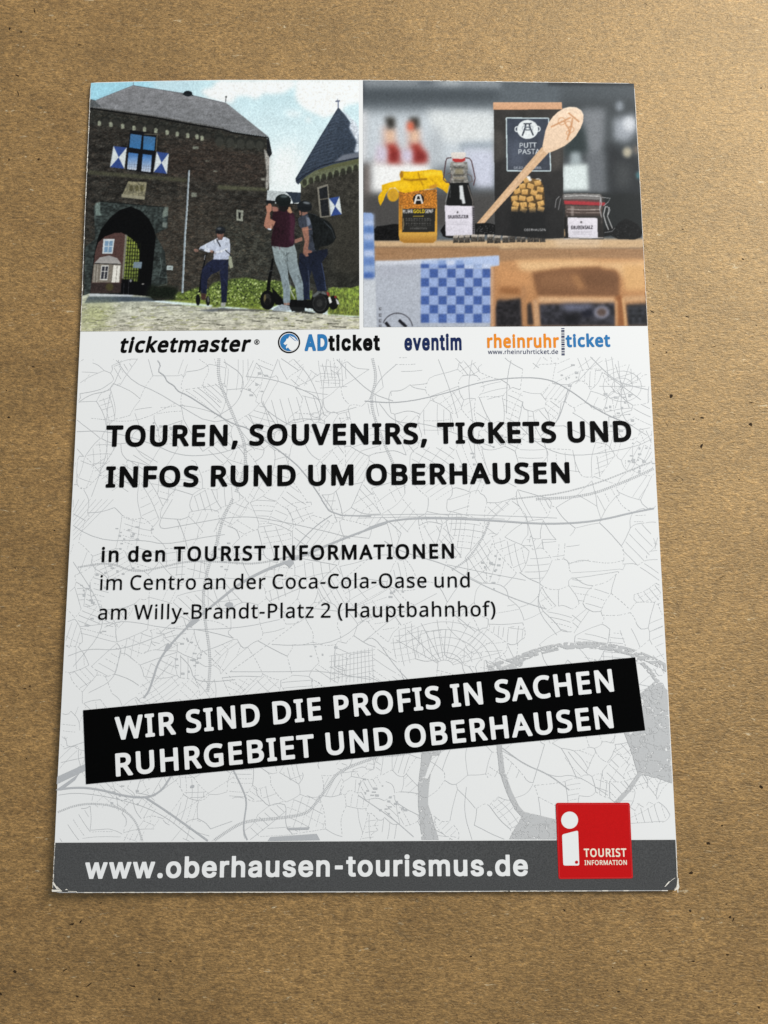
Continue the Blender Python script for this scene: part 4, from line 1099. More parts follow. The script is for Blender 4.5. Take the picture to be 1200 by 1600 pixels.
    K.poly(c3((1010, 772), (1056, 780), (1050, 830), (1016, 826)), (84, 52, 48), soft=.6)
    K.poly([(337, 373.5), (343, 370), (352, 370.5), (358.6, 374), (359.6, 384), (359, 405.5), (333.5, 405.5), (334.6, 392), (326, 394.6), (311, 389.6), (312.6, 386), (328, 378)], (192, 202, 216), (170, 180, 200), tex=.06, cell=(2, 2))
    K.line([(337, 394), (346, 393), (356, 388)], 2.6, (206, 214, 224))
    K.line([(338.5, 374), (344.5, 385.5)], 1.8, (34, 38, 48))
    K.line([(352, 391), (358.8, 397), (361.5, 402)], 1.4, (40, 44, 52))
    K.ell((306.4, 391.5), 3.6, 2.4, (136, 104, 92), rot=.3)
    K.ell((331, 393), 2.6, 1.9, (140, 106, 92))
    K.line([(313, 389), (319, 391)], 1.4, (50, 54, 62))
    K.ell((344.3, 366.8), 5.4, 6.2, (124, 88, 76))
    K.poly([(339, 370), (349, 370), (347, 375), (341, 375)], (104, 72, 64))
    K.ell((344.6, 360.0), 7.6, 6.2, (40, 46, 54))
    K.poly([(337, 361), (352.4, 361), (351.5, 364.5), (338, 365)], (34, 38, 44))
    K.ell((342.5, 357.4), 3.0, 1.6, (84, 92, 100), soft=.6)
    K.poly(c4((88, 450), (108, 455), (122, 540), (98, 548), (84, 500)), (146, 152, 132), tex=.08)

    # man with a backpack
    K.part('person', 'man seen from behind with a black backpack and navy trousers')
    K.poly(c4((640, 430), (860, 395), (860, 440), (815, 500), (835, 600), (850, 724), (780, 726), (756, 640), (735, 560), (715, 640), (722, 790), (674, 792), (662, 640), (634, 540)), (28, 36, 60), (30, 42, 76), tex=.14)
    K.line(c4((708, 560), (716, 640), (718, 740)), 1.2, (76, 88, 116), a=.7)
    K.line(c4((812, 505), (835, 620), (846, 715)), 1.3, (64, 82, 128), a=.7)
    K.poly(c4((628, 160), (650, 140), (705, 112), (770, 130), (800, 200), (780, 330), (770, 412), (700, 425), (690, 330), (700, 250), (655, 240), (636, 215)), (58, 66, 82), tex=.12)
    K.poly(c4((690, 140), (728, 160), (726, 205), (702, 220)), (110, 120, 136), soft=.8)
    K.poly(c4((656, 232), (708, 220), (716, 320), (706, 400), (738, 412), (736, 425), (704, 430), (712, 452), (690, 456), (668, 430), (670, 390), (682, 340)), (150, 106, 88), (138, 96, 82), tex=.06)
    K.poly(c4((602, 322), (660, 302), (664, 330), (604, 352)), (142, 102, 88))
    K.poly(c4((700, 112), (745, 125), (840, 165), (885, 200), (912, 255), (926, 305), (905, 345), (860, 370), (800, 378), (780, 420), (762, 400), (744, 320), (740, 220)), (30, 36, 38), tex=.22, cell=(2, 3))
    K.line(c4((830, 180), (890, 240), (915, 310)), 1.0, (70, 80, 88), a=.8)
    K.poly(c4((636, 72), (700, 78), (704, 118), (672, 135), (640, 130)), (136, 98, 84))
    K.line(c4((646, 80), (658, 120), (650, 145)), 1.2, (34, 36, 40))
    K.ell((476, 322.6), 11.4, 9.2, (34, 40, 46))
    K.poly([(464.6, 323), (487.4, 323), (486, 329), (467, 328)], (30, 36, 42))
    K.ell((479, 317.2), 5.5, 1.6, (110, 118, 124), soft=.7, rot=.15)

    # woman filming, standing on her scooter
    K.part('scooter')
    K.line(c4((432, 470), (420, 560), (402, 640), (396, 720)), [3.0, 4, 5, 6], (20, 22, 24))
    K.line(c4((400, 570), (440, 560)), 1.4, (60, 64, 66))
    K.line(c4((560, 690), (580, 740), (602, 784)), 1.3, (176, 184, 180))
    K.ell(c4((905, 815))[0], 8, 11, (24, 26, 28))
    K.poly(c4((880, 765), (925, 760), (950, 820), (930, 850)), (30, 32, 34))
    K.poly(c4((922, 780), (942, 800), (952, 830), (934, 826)), (196, 200, 200))
    K.poly(c4((912, 760), (930, 764), (928, 782), (914, 778)), (150, 44, 40))
    K.poly(c4((420, 690), (450, 720), (520, 800), (580, 790), (740, 795), (760, 840), (740, 862), (560, 850), (500, 838), (450, 830), (440, 780)), (22, 24, 26), tex=.15)
    K.line(c4((735, 828), (775, 826)), 1.4, (130, 118, 50))
    K.poly(c4((560, 850), (680, 852), (684, 880), (580, 884)), (36, 40, 42))
    K.ell(c4((390, 795))[0], 11.6, 15.2, (22, 24, 26))
    K.ell(c4((388, 790))[0], 6, 9, (54, 54, 50))
    K.ell(c4((370, 780))[0], 1.6, 6, (110, 98, 56), soft=.5)
    K.ell(c4((390, 810))[0], 4, 6, (30, 30, 30))
    K.ell(c4((803, 815))[0], 15, 17.6, (26, 28, 30))
    K.ell(c4((798, 818))[0], 11.2, 13.4, (52, 55, 56))
    K.ell(c4((798, 818))[0], 9.4, 11.4, (38, 40, 42))
    K.ell(c4((796, 818))[0], 4.6, 6, (56, 58, 58))
    K.poly(c4((740, 760), (780, 726), (830, 728), (862, 750), (850, 756), (800, 742), (750, 775)), (92, 98, 100), soft=.4)
    K.poly(c4((852, 730), (872, 738), (878, 768), (858, 762)), (156, 48, 44))
    K.poly(c4((864, 776), (880, 770), (894, 812), (876, 822)), (212, 216, 214))
    K.part('person', 'woman in a maroon top and pale jeans raising both hands')
    K.poly(c4((436, 862), (500, 828), (560, 840), (572, 876), (440, 878)), (148, 160, 168), tex=.06)
    K.poly(c4((515, 810), (562, 812), (562, 836), (520, 836)), (138, 108, 96))
    K.poly(c4((424, 372), (600, 362), (620, 430), (622, 490), (640, 570), (668, 670), (672, 794), (622, 796), (606, 690), (556, 570), (548, 520), (552, 620), (568, 720), (566, 815), (514, 818), (512, 720), (490, 600), (448, 490)), (134, 148, 150), (118, 134, 142), tex=.07, cell=(3, 3))
    K.line(c4((540, 420), (546, 500), (548, 560)), 1.2, (88, 102, 106), soft=.3)
    K.line(c4((470, 430), (520, 440), (600, 420)), .8, (104, 118, 120), soft=.4)
    K.poly(c4((560, 620), (575, 700), (566, 760)), (160, 174, 176), soft=1, a=.6)
    K.poly(c4((432, 110), (470, 85), (520, 90), (565, 88), (600, 130), (606, 190), (598, 250), (600, 340), (590, 372), (540, 386), (470, 378), (420, 370), (420, 310), (438, 220), (424, 170)), (58, 24, 38), (66, 26, 46), axis='x', tex=.12)
    K.poly(c4((560, 100), (604, 160), (596, 280), (598, 360), (560, 340), (568, 220)), (92, 40, 66), soft=1.5, a=.7)
    K.poly(c4((376, 60), (392, 55), (398, 42), (412, 40), (422, 60), (424, 96), (408, 110), (410, 160), (452, 182), (440, 212), (424, 240), (404, 244), (376, 232), (362, 214), (368, 176), (386, 110)), (168, 122, 102), (156, 110, 92))
    K.poly(c4((388, 232), (420, 238), (418, 250), (394, 244)), (190, 200, 210))
    K.poly(c4((540, 70), (566, 66), (584, 110), (570, 118), (548, 106)), (172, 136, 108))
    K.poly(c4((425, 62), (470, 70), (476, 100), (440, 104), (426, 96)), (150, 104, 92), soft=.5)
    K.poly(c4((470, 30), (560, 30), (552, 84), (520, 108), (486, 96)), (36, 34, 36))
    K.ell((442.4, 313), 12.4, 9.6, (30, 42, 42))
    K.poly([(430, 314), (455, 314), (452, 322), (434, 320)], (28, 38, 38))
    K.ell((444, 307), 6, 2, (78, 92, 94), soft=.8)
    K.poly(c2((376, 1012), (452, 1020), (450, 1040), (380, 1044)), (34, 38, 42))
    K.poly(c2((384, 1000), (450, 1008), (448, 1018), (386, 1014)), (170, 178, 182), soft=.4)
    def folds(n, x0, x1, y0, y1, parts):
        for _ in range(n):
            x, y = RNG.uniform(x0, x1), RNG.uniform(y0, y1)
            i, j = int((y - K.y0) * K.S), int((x - K.x0) * K.S)
            if K.id[i, j] not in parts:
                continue
            a_ = RNG.normal(1.2, .5)
            L = RNG.uniform(1.5, 6)
            base = K.rgb[i, j].copy()
            cc = np.clip(base * (RNG.uniform(.55, .8) if RNG.random() < .6 else RNG.uniform(1.15, 1.45)), 0, 255)
            r = K.mask(strip([(x - L * math.cos(a_), y - L * math.sin(a_)), (x + RNG.normal(0, .5), y), (x + L * math.cos(a_), y + L * math.sin(a_))], RNG.uniform(.6, 1.8)), .5)
            if r is None:
                continue
            sy, sx, mk = r
            mk = mk * (K.id[sy, sx] == K.id[i, j]) * .55
            K.rgb[sy, sx] = K.rgb[sy, sx] * (1 - mk[..., None]) + cc * mk[..., None]
    pp = [k for k, q in enumerate(K.names) if q in ('person', 'scooter')]
    folds(520, 308, 532, 352, 488, pp)
    nm = np.array([{'wall': 1, 'tower': 2, 'gateway': 1}.get(q, 0) for q in K.names])[K.id]
    K.rgb[nm == 1] *= (.95, 1.03, 1.04)
    K.rgb[nm == 2] *= (.80, .87, .88)
    K.tone(1.36, .50, .46, (.98, 1.0, .98))
    K.grain(.035, .42)

    def fn(u, v):
        x = edge_l(128.0)
        yb = 518 + (514.3 - 518) * u
        y0 = 127.0 + u * 0
        y = y0 + v * (yb - y0)
        L = edge_l(y) + .7
        R = 560.6 + (y - 206) * .0033
        x = L + u * (R - L)
        yt = edge_t(x) + .9
        return x, yt + v * (yb - yt)
    o = K.build('castle_photo', fn, 470, 420, 2, M_PHOTO, flyer)
    o['label'] = 'printed photo of a brick gatehouse with three helmeted scooter riders'
castle_photo()


# ---- right colour photo: jars, bottle, pasta packet and wooden spoon on a table
def goods_photo():
    c5, c6 = crop(560, 110, 5.217), crop(780, 110, 5.0)
    c7, c8 = crop(560, 310, 5.217), crop(780, 310, 5.0)
    K = Canvas(562, 118, 1020, 518, (88, 96, 102))
    # out-of-focus shop behind
    def b(pts, c, soft, **k):
        K.poly(pts, c, soft=soft, **k)
    b([(560, 118), (780, 118), (780, 140), (560, 140)], (128, 136, 142), 5)
    b(c5((480, 80), (620, 80), (600, 110), (500, 112)), (76, 84, 92), 4)
    b(c5((660, 80), (850, 80), (820, 130), (690, 130)), (166, 174, 178), 4)
    b(c5((900, 80), (1150, 80), (1150, 140), (900, 140)), (134, 142, 148), 4)
    b(c5((40, 150), (1140, 150), (1140, 250), (40, 260)), (74, 82, 88), 6)
    b(c5((0, 90), (45, 90), (45, 240), (0, 240)), (60, 66, 74), 4)
    b(c5((30, 330), (1140, 330), (1140, 780), (600, 780), (30, 760)), (190, 200, 207), 8)
    b(c5((0, 330), (70, 330), (70, 760), (0, 760)), (206, 210, 214), 5)
    b(c5((560, 330), (1110, 340), (1110, 580), (800, 600), (620, 560)), (206, 213, 215), 6)
    b(c5((820, 590), (1120, 580), (1120, 640), (830, 660)), (150, 162, 172), 4)
    b(c5((860, 640), (1110, 650), (1110, 960), (960, 960)), (190, 196, 212), 5)
    b(c5((600, 460), (660, 470), (700, 640), (680, 800), (600, 800), (560, 640)), (168, 176, 182), 6, a=.8)
    b(c5((30, 760), (110, 760), (110, 1148), (30, 1148)), (106, 98, 94), 5)
    b(c5((105, 745), (540, 740), (600, 800), (600, 1010), (105, 1010)), (228, 231, 231), 5)
    b(c5((30, 1010), (1140, 990), (1140, 1300), (30, 1300)), (74, 73, 72), 6)
    K.part('bottle')
    for x, o in ((258, 0), (455, 8)):
        b(c5((x - 70, 470), (x - 10, 440), (x + 44, 470), (x + 60, 600), (x + 110, 760), (x - 130, 760), (x - 60, 600)), (196, 172, 166), 5, a=.8)
        b(c5((x - 30, 590), (x + 40, 590), (x + 90, 690), (x + 100, 752), (x - 20, 752)), (150, 52, 44), 4.2)
        b(c5((x - 10, 660), (x + 100, 660), (x + 105, 745), (x - 10, 745)), (132, 40, 40), 4, a=.8)
        b(c5((x - 36, 480), (x + 34, 480), (x + 36, 590), (x - 30, 590)), (214, 178, 148), 4, a=.9)
        b(c5((x - 44, 380), (x + 40, 380), (x + 44, 470), (x - 20, 480)), (56, 54, 50), 3.6)
    b(c5((395, 420), (450, 420), (455, 490), (400, 490)), (206, 104, 78), 3.2)
    b(c5((150, 600), (235, 640), (230, 750), (140, 740)), (196, 190, 208), 4)
    b(c5((350, 640), (440, 650), (440, 750), (350, 740)), (196, 190, 210), 4)
    K.part('')
    # right-hand background
    b(c6((480, 90), (1120, 90), (1120, 230), (480, 230)), (78, 85, 90), 5)
    b([(856, 128), (992, 128), (992, 134), (856, 134)], (40, 44, 48), 2, a=.7)
    b(c6((480, 220), (1120, 220), (1140, 1100), (480, 1100)), (66, 72, 76), 6)
    b(c6((640, 300), (830, 300), (820, 560), (780, 700), (700, 700), (660, 520)), (118, 123, 128), 5)
    b(c6((690, 640), (840, 640), (850, 980), (690, 980)), (98, 103, 108), 5)
    b(c6((500, 440), (660, 440), (690, 640), (500, 660)), (48, 60, 62), 5)
    b(c6((840, 560), (1110, 700), (1120, 1000), (860, 1000)), (42, 46, 50), 6)
    b(c6((900, 700), (1040, 740), (1030, 930), (900, 930)), (64, 68, 70), 7)
    K.ell(c6((940, 280))[0], 6, 8, (134, 142, 150), soft=3)
    b(c6((890, 380), (1060, 340), (1075, 480), (1000, 560), (900, 540)), (150, 157, 165), 5)
    K.ell(c6((1015, 420))[0], 10, 11, (196, 202, 208), soft=3)
    K.ell(c6((1000, 640))[0], 7, 8, (172, 166, 146), soft=2.6)
    K.ell(c6((1075, 620))[0], 5, 7, (110, 100, 90), soft=3)
    K.ell(c6((1085, 820))[0], 3, 6, (66, 116, 124), soft=2)
    b(c6((560, 640), (630, 640), (650, 740), (550, 740)), (150, 162, 166), 3.2)
    b(c6((490, 740), (690, 730), (700, 940), (490, 945)), (204, 216, 216), 3)
    b(c6((490, 960), (1130, 960)) + c8((1140, 280), (490, 320)), (38, 42, 43), 3)

    # table
    K.part('table')
    K.poly(c7((40, 345), (1200, 345)) + c8((380, 318), (1150, 316), (1150, 390), (0, 400)) + c7((1150, 400), (40, 400)), (196, 168, 132), (192, 164, 126), soft=1.6, tex=.05, cell=(1, 1))
    K.poly(c7((40, 395), (1150, 395)) + c8((0, 392), (1150, 386), (1150, 480), (0, 500)) + c7((1150, 500), (40, 540)), (152, 118, 86), (158, 124, 92), soft=1.6, tex=.05, cell=(1, 1))
    b(c8((420, 312), (800, 318), (780, 372), (460, 372)), (206, 186, 160), 4, a=.7)
    # brown paper carriers with flat handles hanging in front of the table
    K.part('paper_carrier')
    K.poly(c7((1080, 545), (1150, 500)) + c8((0, 492), (140, 480), (640, 470), (1160, 470), (1170, 1010)) + c7((1080, 1060)), (186, 140, 96), (166, 118, 78), soft=1.5, tex=.05, cell=(1, 1))
    b(c8((130, 490), (640, 480), (820, 500), (1160, 490), (1160, 560), (960, 620), (930, 560), (780, 536), (260, 570), (180, 576)), (214, 178, 132), 4)
    b(c8((960, 520), (1150, 520), (1150, 720), (980, 720)), (206, 164, 112), 4)
    b(c8((0, 560), (240, 580), (230, 690), (0, 690)), (190, 140, 94), 4)
    b(c8((0, 690), (170, 700), (170, 760), (0, 755)), (140, 94, 58), 4)
    b(c8((255, 580), (500, 545), (780, 535), (820, 556), (900, 560), (935, 600), (940, 770), (640, 770), (300, 770)), (124, 86, 58), 2.6)
    b(c8((330, 600), (560, 570), (640, 690), (320, 690)), (136, 98, 68), 6)
    b(c8((560, 600), (620, 600), (680, 700), (620, 710)), (158, 116, 78), 4)
    b(c8((640, 580), (920, 600), (920, 690), (680, 680)), (114, 78, 52), 6)
    b(c8((300, 770), (900, 775), (900, 820), (310, 815)), (200, 164, 126), 2.6)
    b(c8((960, 770), (1160, 760), (1160, 800), (970, 810)), (196, 160, 120), 3)
    b(c8((0, 745), (180, 760), (180, 800), (0, 790)), (170, 126, 86), 2.5)
    K.part('carrier_print')
    dark = (44, 42, 46)
    b(c7((1130, 830), (1200, 810)) + c8((0, 800), (170, 780), (190, 1010), (-80, 1010)), dark, 2.4, tex=.2, cell=(4, 4))
    b(c8((215, 830), (250, 810), (275, 990), (215, 990)), (60, 50, 46), 2)
    b(c8((310, 825), (910, 815), (915, 1000), (310, 1000)), (52, 52, 60), 2.4, tex=.25, cell=(6, 5))
    b(c8((480, 830), (740, 830), (720, 870), (520, 880)), (104, 108, 128), 4)
    b(c8((640, 890), (730, 860), (740, 910), (660, 930)), (30, 32, 48), 3)
    b(c8((500, 900), (640, 910), (620, 985), (500, 980)), (28, 28, 34), 4)
    K.ell(c8((800, 890))[0], 12, 10, (126, 128, 142), soft=2.2)
    K.ell(c8((800, 890))[0], 7.4, 6.2, (88, 72, 66), soft=2)
    b(c8((990, 830), (1160, 820), (1170, 1000), (1000, 1000)), (46, 48, 54), 2.6, tex=.25, cell=(5, 4))
    K.part('paper_carrier')
    b(c8((175, 690), (205, 690), (215, 1000), (180, 1000)), (168, 124, 86), 2)
    b(c8((262, 790), (300, 790), (322, 1000), (275, 1000)), (186, 148, 112), 1.8)
    b(c8((915, 760), (955, 760), (1000, 1000), (915, 1000)), (140, 90, 54), 2)
    b(c8((958, 780), (975, 780), (1000, 1000), (980, 1000)), (204, 164, 118), 1.4)
    b(c8((905, 800), (925, 800), (925, 1000), (908, 1000)), (190, 146, 104), 1.6)
    b(c7((1085, 540), (1110, 540), (1120, 1050), (1085, 1050)), (176, 132, 96), 1.6)

    # towels
    K.part('towel')
    K.poly(c7((38, 118), (105, 120), (120, 140), (135, 640), (150, 660), (155, 1060), (38, 1060)), (186, 193, 202), (192, 199, 206), tex=.03, cell=(4, 4))
    K.poly(c7((38, 118), (105, 120), (120, 140), (136, 640), (38, 650)), (112, 142, 192), soft=.8, tex=.06, cell=(3, 3))
    for y, cc in ((150, (150, 172, 210)), (200, (176, 192, 220)), (255, (86, 120, 178)), (315, (172, 188, 218)), (390, (90, 122, 178)), (450, (186, 200, 226)), (520, (96, 126, 182)), (575, (150, 172, 208)), (632, (64, 94, 160))):
        b(c7((45, y - 26), (125, y - 26), (130, y + 24), (45, y + 24)), cc, 2.0, a=.85)
    K.part('towel')
    K.poly(c7((135, 512), (330, 512), (510, 496), (1145, 466), (1148, 545), (1085, 560), (1078, 1060), (150, 1060)), (172, 179, 190), (166, 174, 186), soft=.6, tex=.03, cell=(3, 3))
    b(c7((140, 512), (640, 500), (640, 535), (145, 545)), (204, 210, 220), 1.5)
    b(c7((145, 560), (500, 545), (500, 620), (150, 640)), (166, 172, 184), 5)
    b(c7((510, 510), (1145, 468), (1146, 545), (510, 545)), (170, 188, 220), 1.2)
    for r in range(7):
        for q in range(8):
            x, y = 508 + q * 71.6, 540 + (r - 1) * 73.5 + 35
            if r == 0:
                y0, y1 = 536, 572
            else:
                y0, y1 = y, y + 73.5
            y1 = min(y1, 1056)
            d = (q + r) % 2 == 0
            if r == 0 and q > 4:
                cc = (150, 170, 206) if d else (182, 196, 222)
            else:
                cc = (66, 92, 154) if d else (140, 162, 206)
            K.poly(c7((x, y0), (x + 71.6, y0), (x + 71.6, y1), (x, y1)), cc, soft=.9, tex=.08, cell=(1.5, 1.5))
            if not d and r:
                b(c7((x + 14, y0 + 14), (x + 58, y0 + 14), (x + 58, y1 - 14), (x + 14, y1 - 14)), (152, 172, 212), 2, a=.5)
    for q, cc in ((650, (120, 146, 194)), (720, (196, 206, 226)), (795, (124, 150, 198)), (870, (160, 182, 218))):
        b(c7((q, 508), (q + 62, 505), (q + 60, 545), (q, 548)), cc, 1.2, a=.8)
    K.poly(c7((1078, 560), (1100, 555), (1098, 1060), (1076, 1060)), (186, 150, 118), soft=1)
    # stamped round emblem and upright lettering at the lower edge of the towel
    tt = np.linspace(math.pi * 1.12, math.pi * 1.95, 24)
    ring = np.c_[560 + (318 + 124 * np.cos(tt)) / 5.217, 310 + (1062 + 126 * np.sin(tt)) / 5.217]
    K.line(ring, 1.6, (66, 66, 74), soft=.4)
    K.line(c7((222, 1010), (258, 1060)), 5, (36, 36, 44), soft=.4)
    K.line(c7((330, 992), (392, 1050)), 5, (32, 32, 40), soft=.4)
    for y, h in ((890, 22), (940, 24), (985, 26), (1030, 20)):
        K.poly(c7((166, y), (190, y), (188, y + h), (168, y + h)), (70, 72, 78), soft=.5, a=.85)
        K.poly(c7((174, y + 6), (190, y + 6), (188, y + h - 7), (174, y + h - 7)), (170, 176, 186), soft=.4, a=.9)

    # coal lumps
    K.part('coal')
    K.poly(c7((128, 252), (150, 228), (205, 222), (250, 215), (290, 208), (335, 212), (335, 345), (132, 345)), (24, 24, 25), soft=.5, tex=.5, cell=(1.5, 1.2))
    K.part('coal')
    K.poly(c7((668, 262), (700, 215), (715, 215), (720, 320), (690, 310)), (22, 22, 24), tex=.4)
    K.poly(c7((950, 205), (1020, 195), (1080, 205), (1115, 215), (1130, 295), (950, 300)), (28, 28, 29), tex=.5, cell=(1.3, 1.3))
    for _ in range(26):
        x, y = c7((RNG.uniform(955, 1100), RNG.uniform(225, 285)))[0]
        K.ell((x, y), RNG.uniform(.4, 1.1), RNG.uniform(.4, .8), (110, 112, 114), soft=.2, a=.7)
    K.part('coal')
    K.poly(c8((800, 260), (850, 215), (905, 225), (940, 185), (990, 158), (1040, 180), (1085, 205), (1115, 262), (1105, 305), (1060, 322), (930, 320), (870, 290), (810, 300)), (25, 25, 26), soft=.4, tex=.5, cell=(1.4, 1.1))
    for _ in range(30):
        x, y = c8((RNG.uniform(870, 1095), RNG.uniform(200, 305)))[0]
        K.ell((x, y), RNG.uniform(.3, 1.0), RNG.uniform(.3, .7), (92, 94, 96), soft=.2, a=.6)

    # mustard jar under a yellow cloth
    K.part('mustard_jar')
    K.poly(c7((330, -60), (640, -60), (642, 300), (636, 340), (610, 362), (370, 362), (338, 345), (328, 300)), (188, 138, 44), (206, 156, 62), tex=.06)
    K.poly(c7((334, 285), (640, 285), (636, 340), (610, 362), (370, 362), (338, 345)), (206, 164, 78), (150, 102, 40), soft=.6)
    K.poly(c5((330, 985), (640, 970), (640, 1130), (330, 1130)), (176, 112, 42), tex=.38, cell=(1.1, 1.1))
    K.poly(c5((332, 990), (360, 990), (360, 1300), (334, 1300)), (150, 96, 36), soft=1, a=.6)
    K.poly(c7((358, 86), (628, 80), (622, 275), (356, 276)), (44, 44, 42), tex=.08)
    K.ell(c5((490, 1050))[0], 8.8, 8.4, (34, 32, 30))
    K.line(c5((476, 1020), (458, 1088)), 2.6, (214, 212, 206))
    K.line(c5((502, 1020), (522, 1086)), 2.6, (214, 212, 206))
    K.poly(c5((474, 1012), (508, 1012), (508, 1026), (474, 1026)), (214, 212, 206))
    K.line(c5((470, 1056), (514, 1056)), 1.8, (206, 204, 198))
    K.text('RUHR', c7((364, 122))[0], c7((444, 121))[0], 5.6, (214, 214, 212), bold=40)
    K.text('GOLD', c7((448, 121))[0], c7((540, 120))[0], 5.6, (236, 206, 40), bold=60)
    K.text('SENF', c7((544, 120))[0], c7((612, 119))[0], 5.6, (214, 214, 212), bold=40)
    K.line(c7((445, 147), (532, 145)), 1.2, (206, 176, 50), a=.8)
    for y in (165, 178, 192, 206, 220, 236, 248):
        x0, x1 = (385, 600) if y < 225 else (420, 560)
        for i in range(10):
            xa = x0 + (x1 - x0) * i / 10
            K.line(c7((xa, y), (xa + RNG.uniform(8, 19), y)), .8, (124, 124, 122), a=.7)
    K.part('cloth_cover')
    K.poly(c5((335, 850), (350, 822), (430, 826), (600, 808), (680, 818), (690, 860), (715, 900), (760, 950), (786, 1036), (770, 1042), (730, 1010), (690, 975), (640, 950), (600, 965), (560, 968), (530, 975), (460, 985), (380, 1000), (330, 985), (300, 955), (256, 960), (240, 985), (222, 1010), (205, 1058), (180, 1106), (165, 1070), (160, 1030), (178, 1000), (192, 985), (190, 935), (250, 915), (345, 895)), (226, 182, 24), (212, 168, 24), tex=.07, cell=(3, 3))
    K.ell(c5((282, 1015))[0], 9, 10.5, (206, 158, 34), soft=.6)
    K.ell(c5((284, 1020))[0], 6.2, 8, (190, 146, 44), soft=1)
    K.poly(c5((360, 880), (420, 890), (560, 878), (560, 893), (420, 903), (370, 895)), (140, 98, 22), soft=.8)
    K.ell(c5((352, 850))[0], 2.8, 5.6, (156, 110, 30), soft=.8)
    K.line(c5((485, 830), (500, 880), (525, 940)), 1.8, (160, 118, 22), soft=.6)
    K.poly(c5((575, 945), (640, 925), (636, 962), (580, 966)), (186, 132, 50), soft=1)
    K.line(c5((580, 880), (640, 930), (720, 990)), 1.2, (190, 144, 20), soft=.8)
    K.poly(c5((500, 830), (680, 820), (690, 850), (540, 862)), (238, 204, 60), soft=1.6, a=.7)
    K.poly(c5((250, 920), (400, 905), (420, 960), (330, 970)), (236, 196, 44), soft=2, a=.6)

    # swing-top bottle
    K.part('swing_top_bottle')
    K.poly(c5((752, 745), (886, 745), (892, 800), (886, 850), (898, 915), (940, 1080), (945, 1148)) + c7((945, 300), (930, 325), (720, 322), (708, 300)) + c5((704, 1148), (706, 1085), (742, 930), (752, 850), (745, 800)), (30, 31, 31), tex=.08)
    K.poly(c5((752, 745), (886, 745), (892, 800), (884, 850), (898, 915), (742, 918), (754, 850), (745, 800)), (128, 128, 124), tex=.3, cell=(2.4, 1.6))
    for y, cc in ((765, (196, 198, 194)), (795, (66, 66, 62)), (820, (168, 168, 160)), (852, (62, 60, 54)), (876, (150, 142, 122)), (902, (66, 62, 54))):
        b(c5((775, y - 6), (862, y - 6), (866, y + 7), (772, y + 7)), cc, .9, a=.85)
    K.poly(c5((790, 800), (850, 800), (856, 845), (786, 845)), (126, 118, 92), soft=1, a=.7)
    K.poly(c5((822, 940), (850, 940), (860, 1020), (872, 1085), (848, 1088), (842, 1055), (828, 1050), (826, 1000)), (206, 212, 214), soft=.5)
    K.line(c5((745, 935), (712, 1070), (710, 1140)), 1.2, (150, 152, 150), soft=.3)
    K.line(c5((892, 935), (930, 1060), (938, 1140)), 1.4, (112, 108, 104), soft=.3)
    K.poly(c7((704, 58), (938, 64), (944, 300), (712, 306)), (214, 212, 222), (204, 203, 214), soft=.3)
    K.poly(c7((926, 64), (944, 66), (946, 300), (930, 302)), (120, 116, 122), soft=.4)
    for y in range(80, 290, 18):
        K.line(c7((934, y), (942, y + 9)), 2.4, (40, 40, 46), a=.8)
    K.text('GRUBENZUCKER', c7((730, 166))[0], c7((897, 163))[0], 5.4, (44, 40, 48), bold=52)
    K.ell(c7((808, 114))[0], 1.4, 1.8, (84, 82, 86), soft=.3)
    for y in (186, 200, 212):
        K.line(c7((745, y), (885, y)), .7, (150, 148, 158), a=.6)
    K.poly(c5((766, 712), (870, 712), (872, 735), (845, 748), (790, 748), (768, 738)), (172, 48, 48), soft=.4)
    K.poly(c5((754, 676), (770, 668), (862, 668), (877, 676), (870, 712), (850, 722), (775, 720), (757, 710)), (214, 210, 204), (200, 194, 188))
    wire = (84, 62, 66)
    K.line(c5((758, 712), (722, 716), (712, 745), (700, 830), (692, 890), (720, 915), (752, 912)), 1.8, wire)
    K.line(c5((868, 712), (905, 718), (922, 740), (938, 810), (952, 880), (938, 938)), 1.8, wire)
    K.line(c5((718, 850), (742, 838), (760, 850), (752, 900)), 1.3, (96, 84, 82))
    K.line(c5((886, 842), (920, 862), (930, 905), (900, 915)), 1.3, (96, 84, 82))

    # sweets in front
    K.part('sweets')
    for x0, x1, y0, y1 in ((708, 735, 367.5, 379.5), (736, 758, 367, 378), (761, 783, 367.5, 380), (785, 806, 367, 379), (807, 822, 368, 378.5), (824, 853, 366.5, 378.5)):
        n = max(2, int((x1 - x0) / 9))
        for q in range(n):
            xa = x0 + (x1 - x0) * q / n
            xb = xa + (x1 - x0) / n - 1.0
            dy = RNG.uniform(-.8, .8)
            K.poly([(xa, y0 + 2.5 + dy), (xb, y0 + 2.2 + dy), (xb + .3, y1 + dy * .4), (xa, y1 + .3)], (96, 90, 82), (52, 49, 45), tex=.35, cell=(1.0, 1.2), soft=.2)
            K.poly([(xa + .6, y0 + dy), (xb + .6, y0 - .2 + dy), (xb, y0 + 3.4 + dy), (xa, y0 + 3.6 + dy)], (166, 160, 150), tex=.25, cell=(1.0, .8), soft=.3)

    # pasta packet
    K.part('pasta_packet')
    K.poly(c5((1103, 300)) + c6((492, 298), (498, 700)) + c8((500, 60), (500, 310), (380, 316)) + c7((1115, 300), (1112, 200)), (60, 58, 56), (42, 42, 43), tex=.06, cell=(8, 8))
    b(c5((1108, 480), (1190, 520), (1200, 700), (1108, 760)), (84, 80, 76), 4, a=.6)
    b(c6((395, 300), (492, 300), (496, 700), (405, 790)), (66, 63, 60), 3, a=.7)
    b(c6((400, 640), (495, 560), (495, 760), (405, 790)), (82, 78, 74), 4, a=.6)
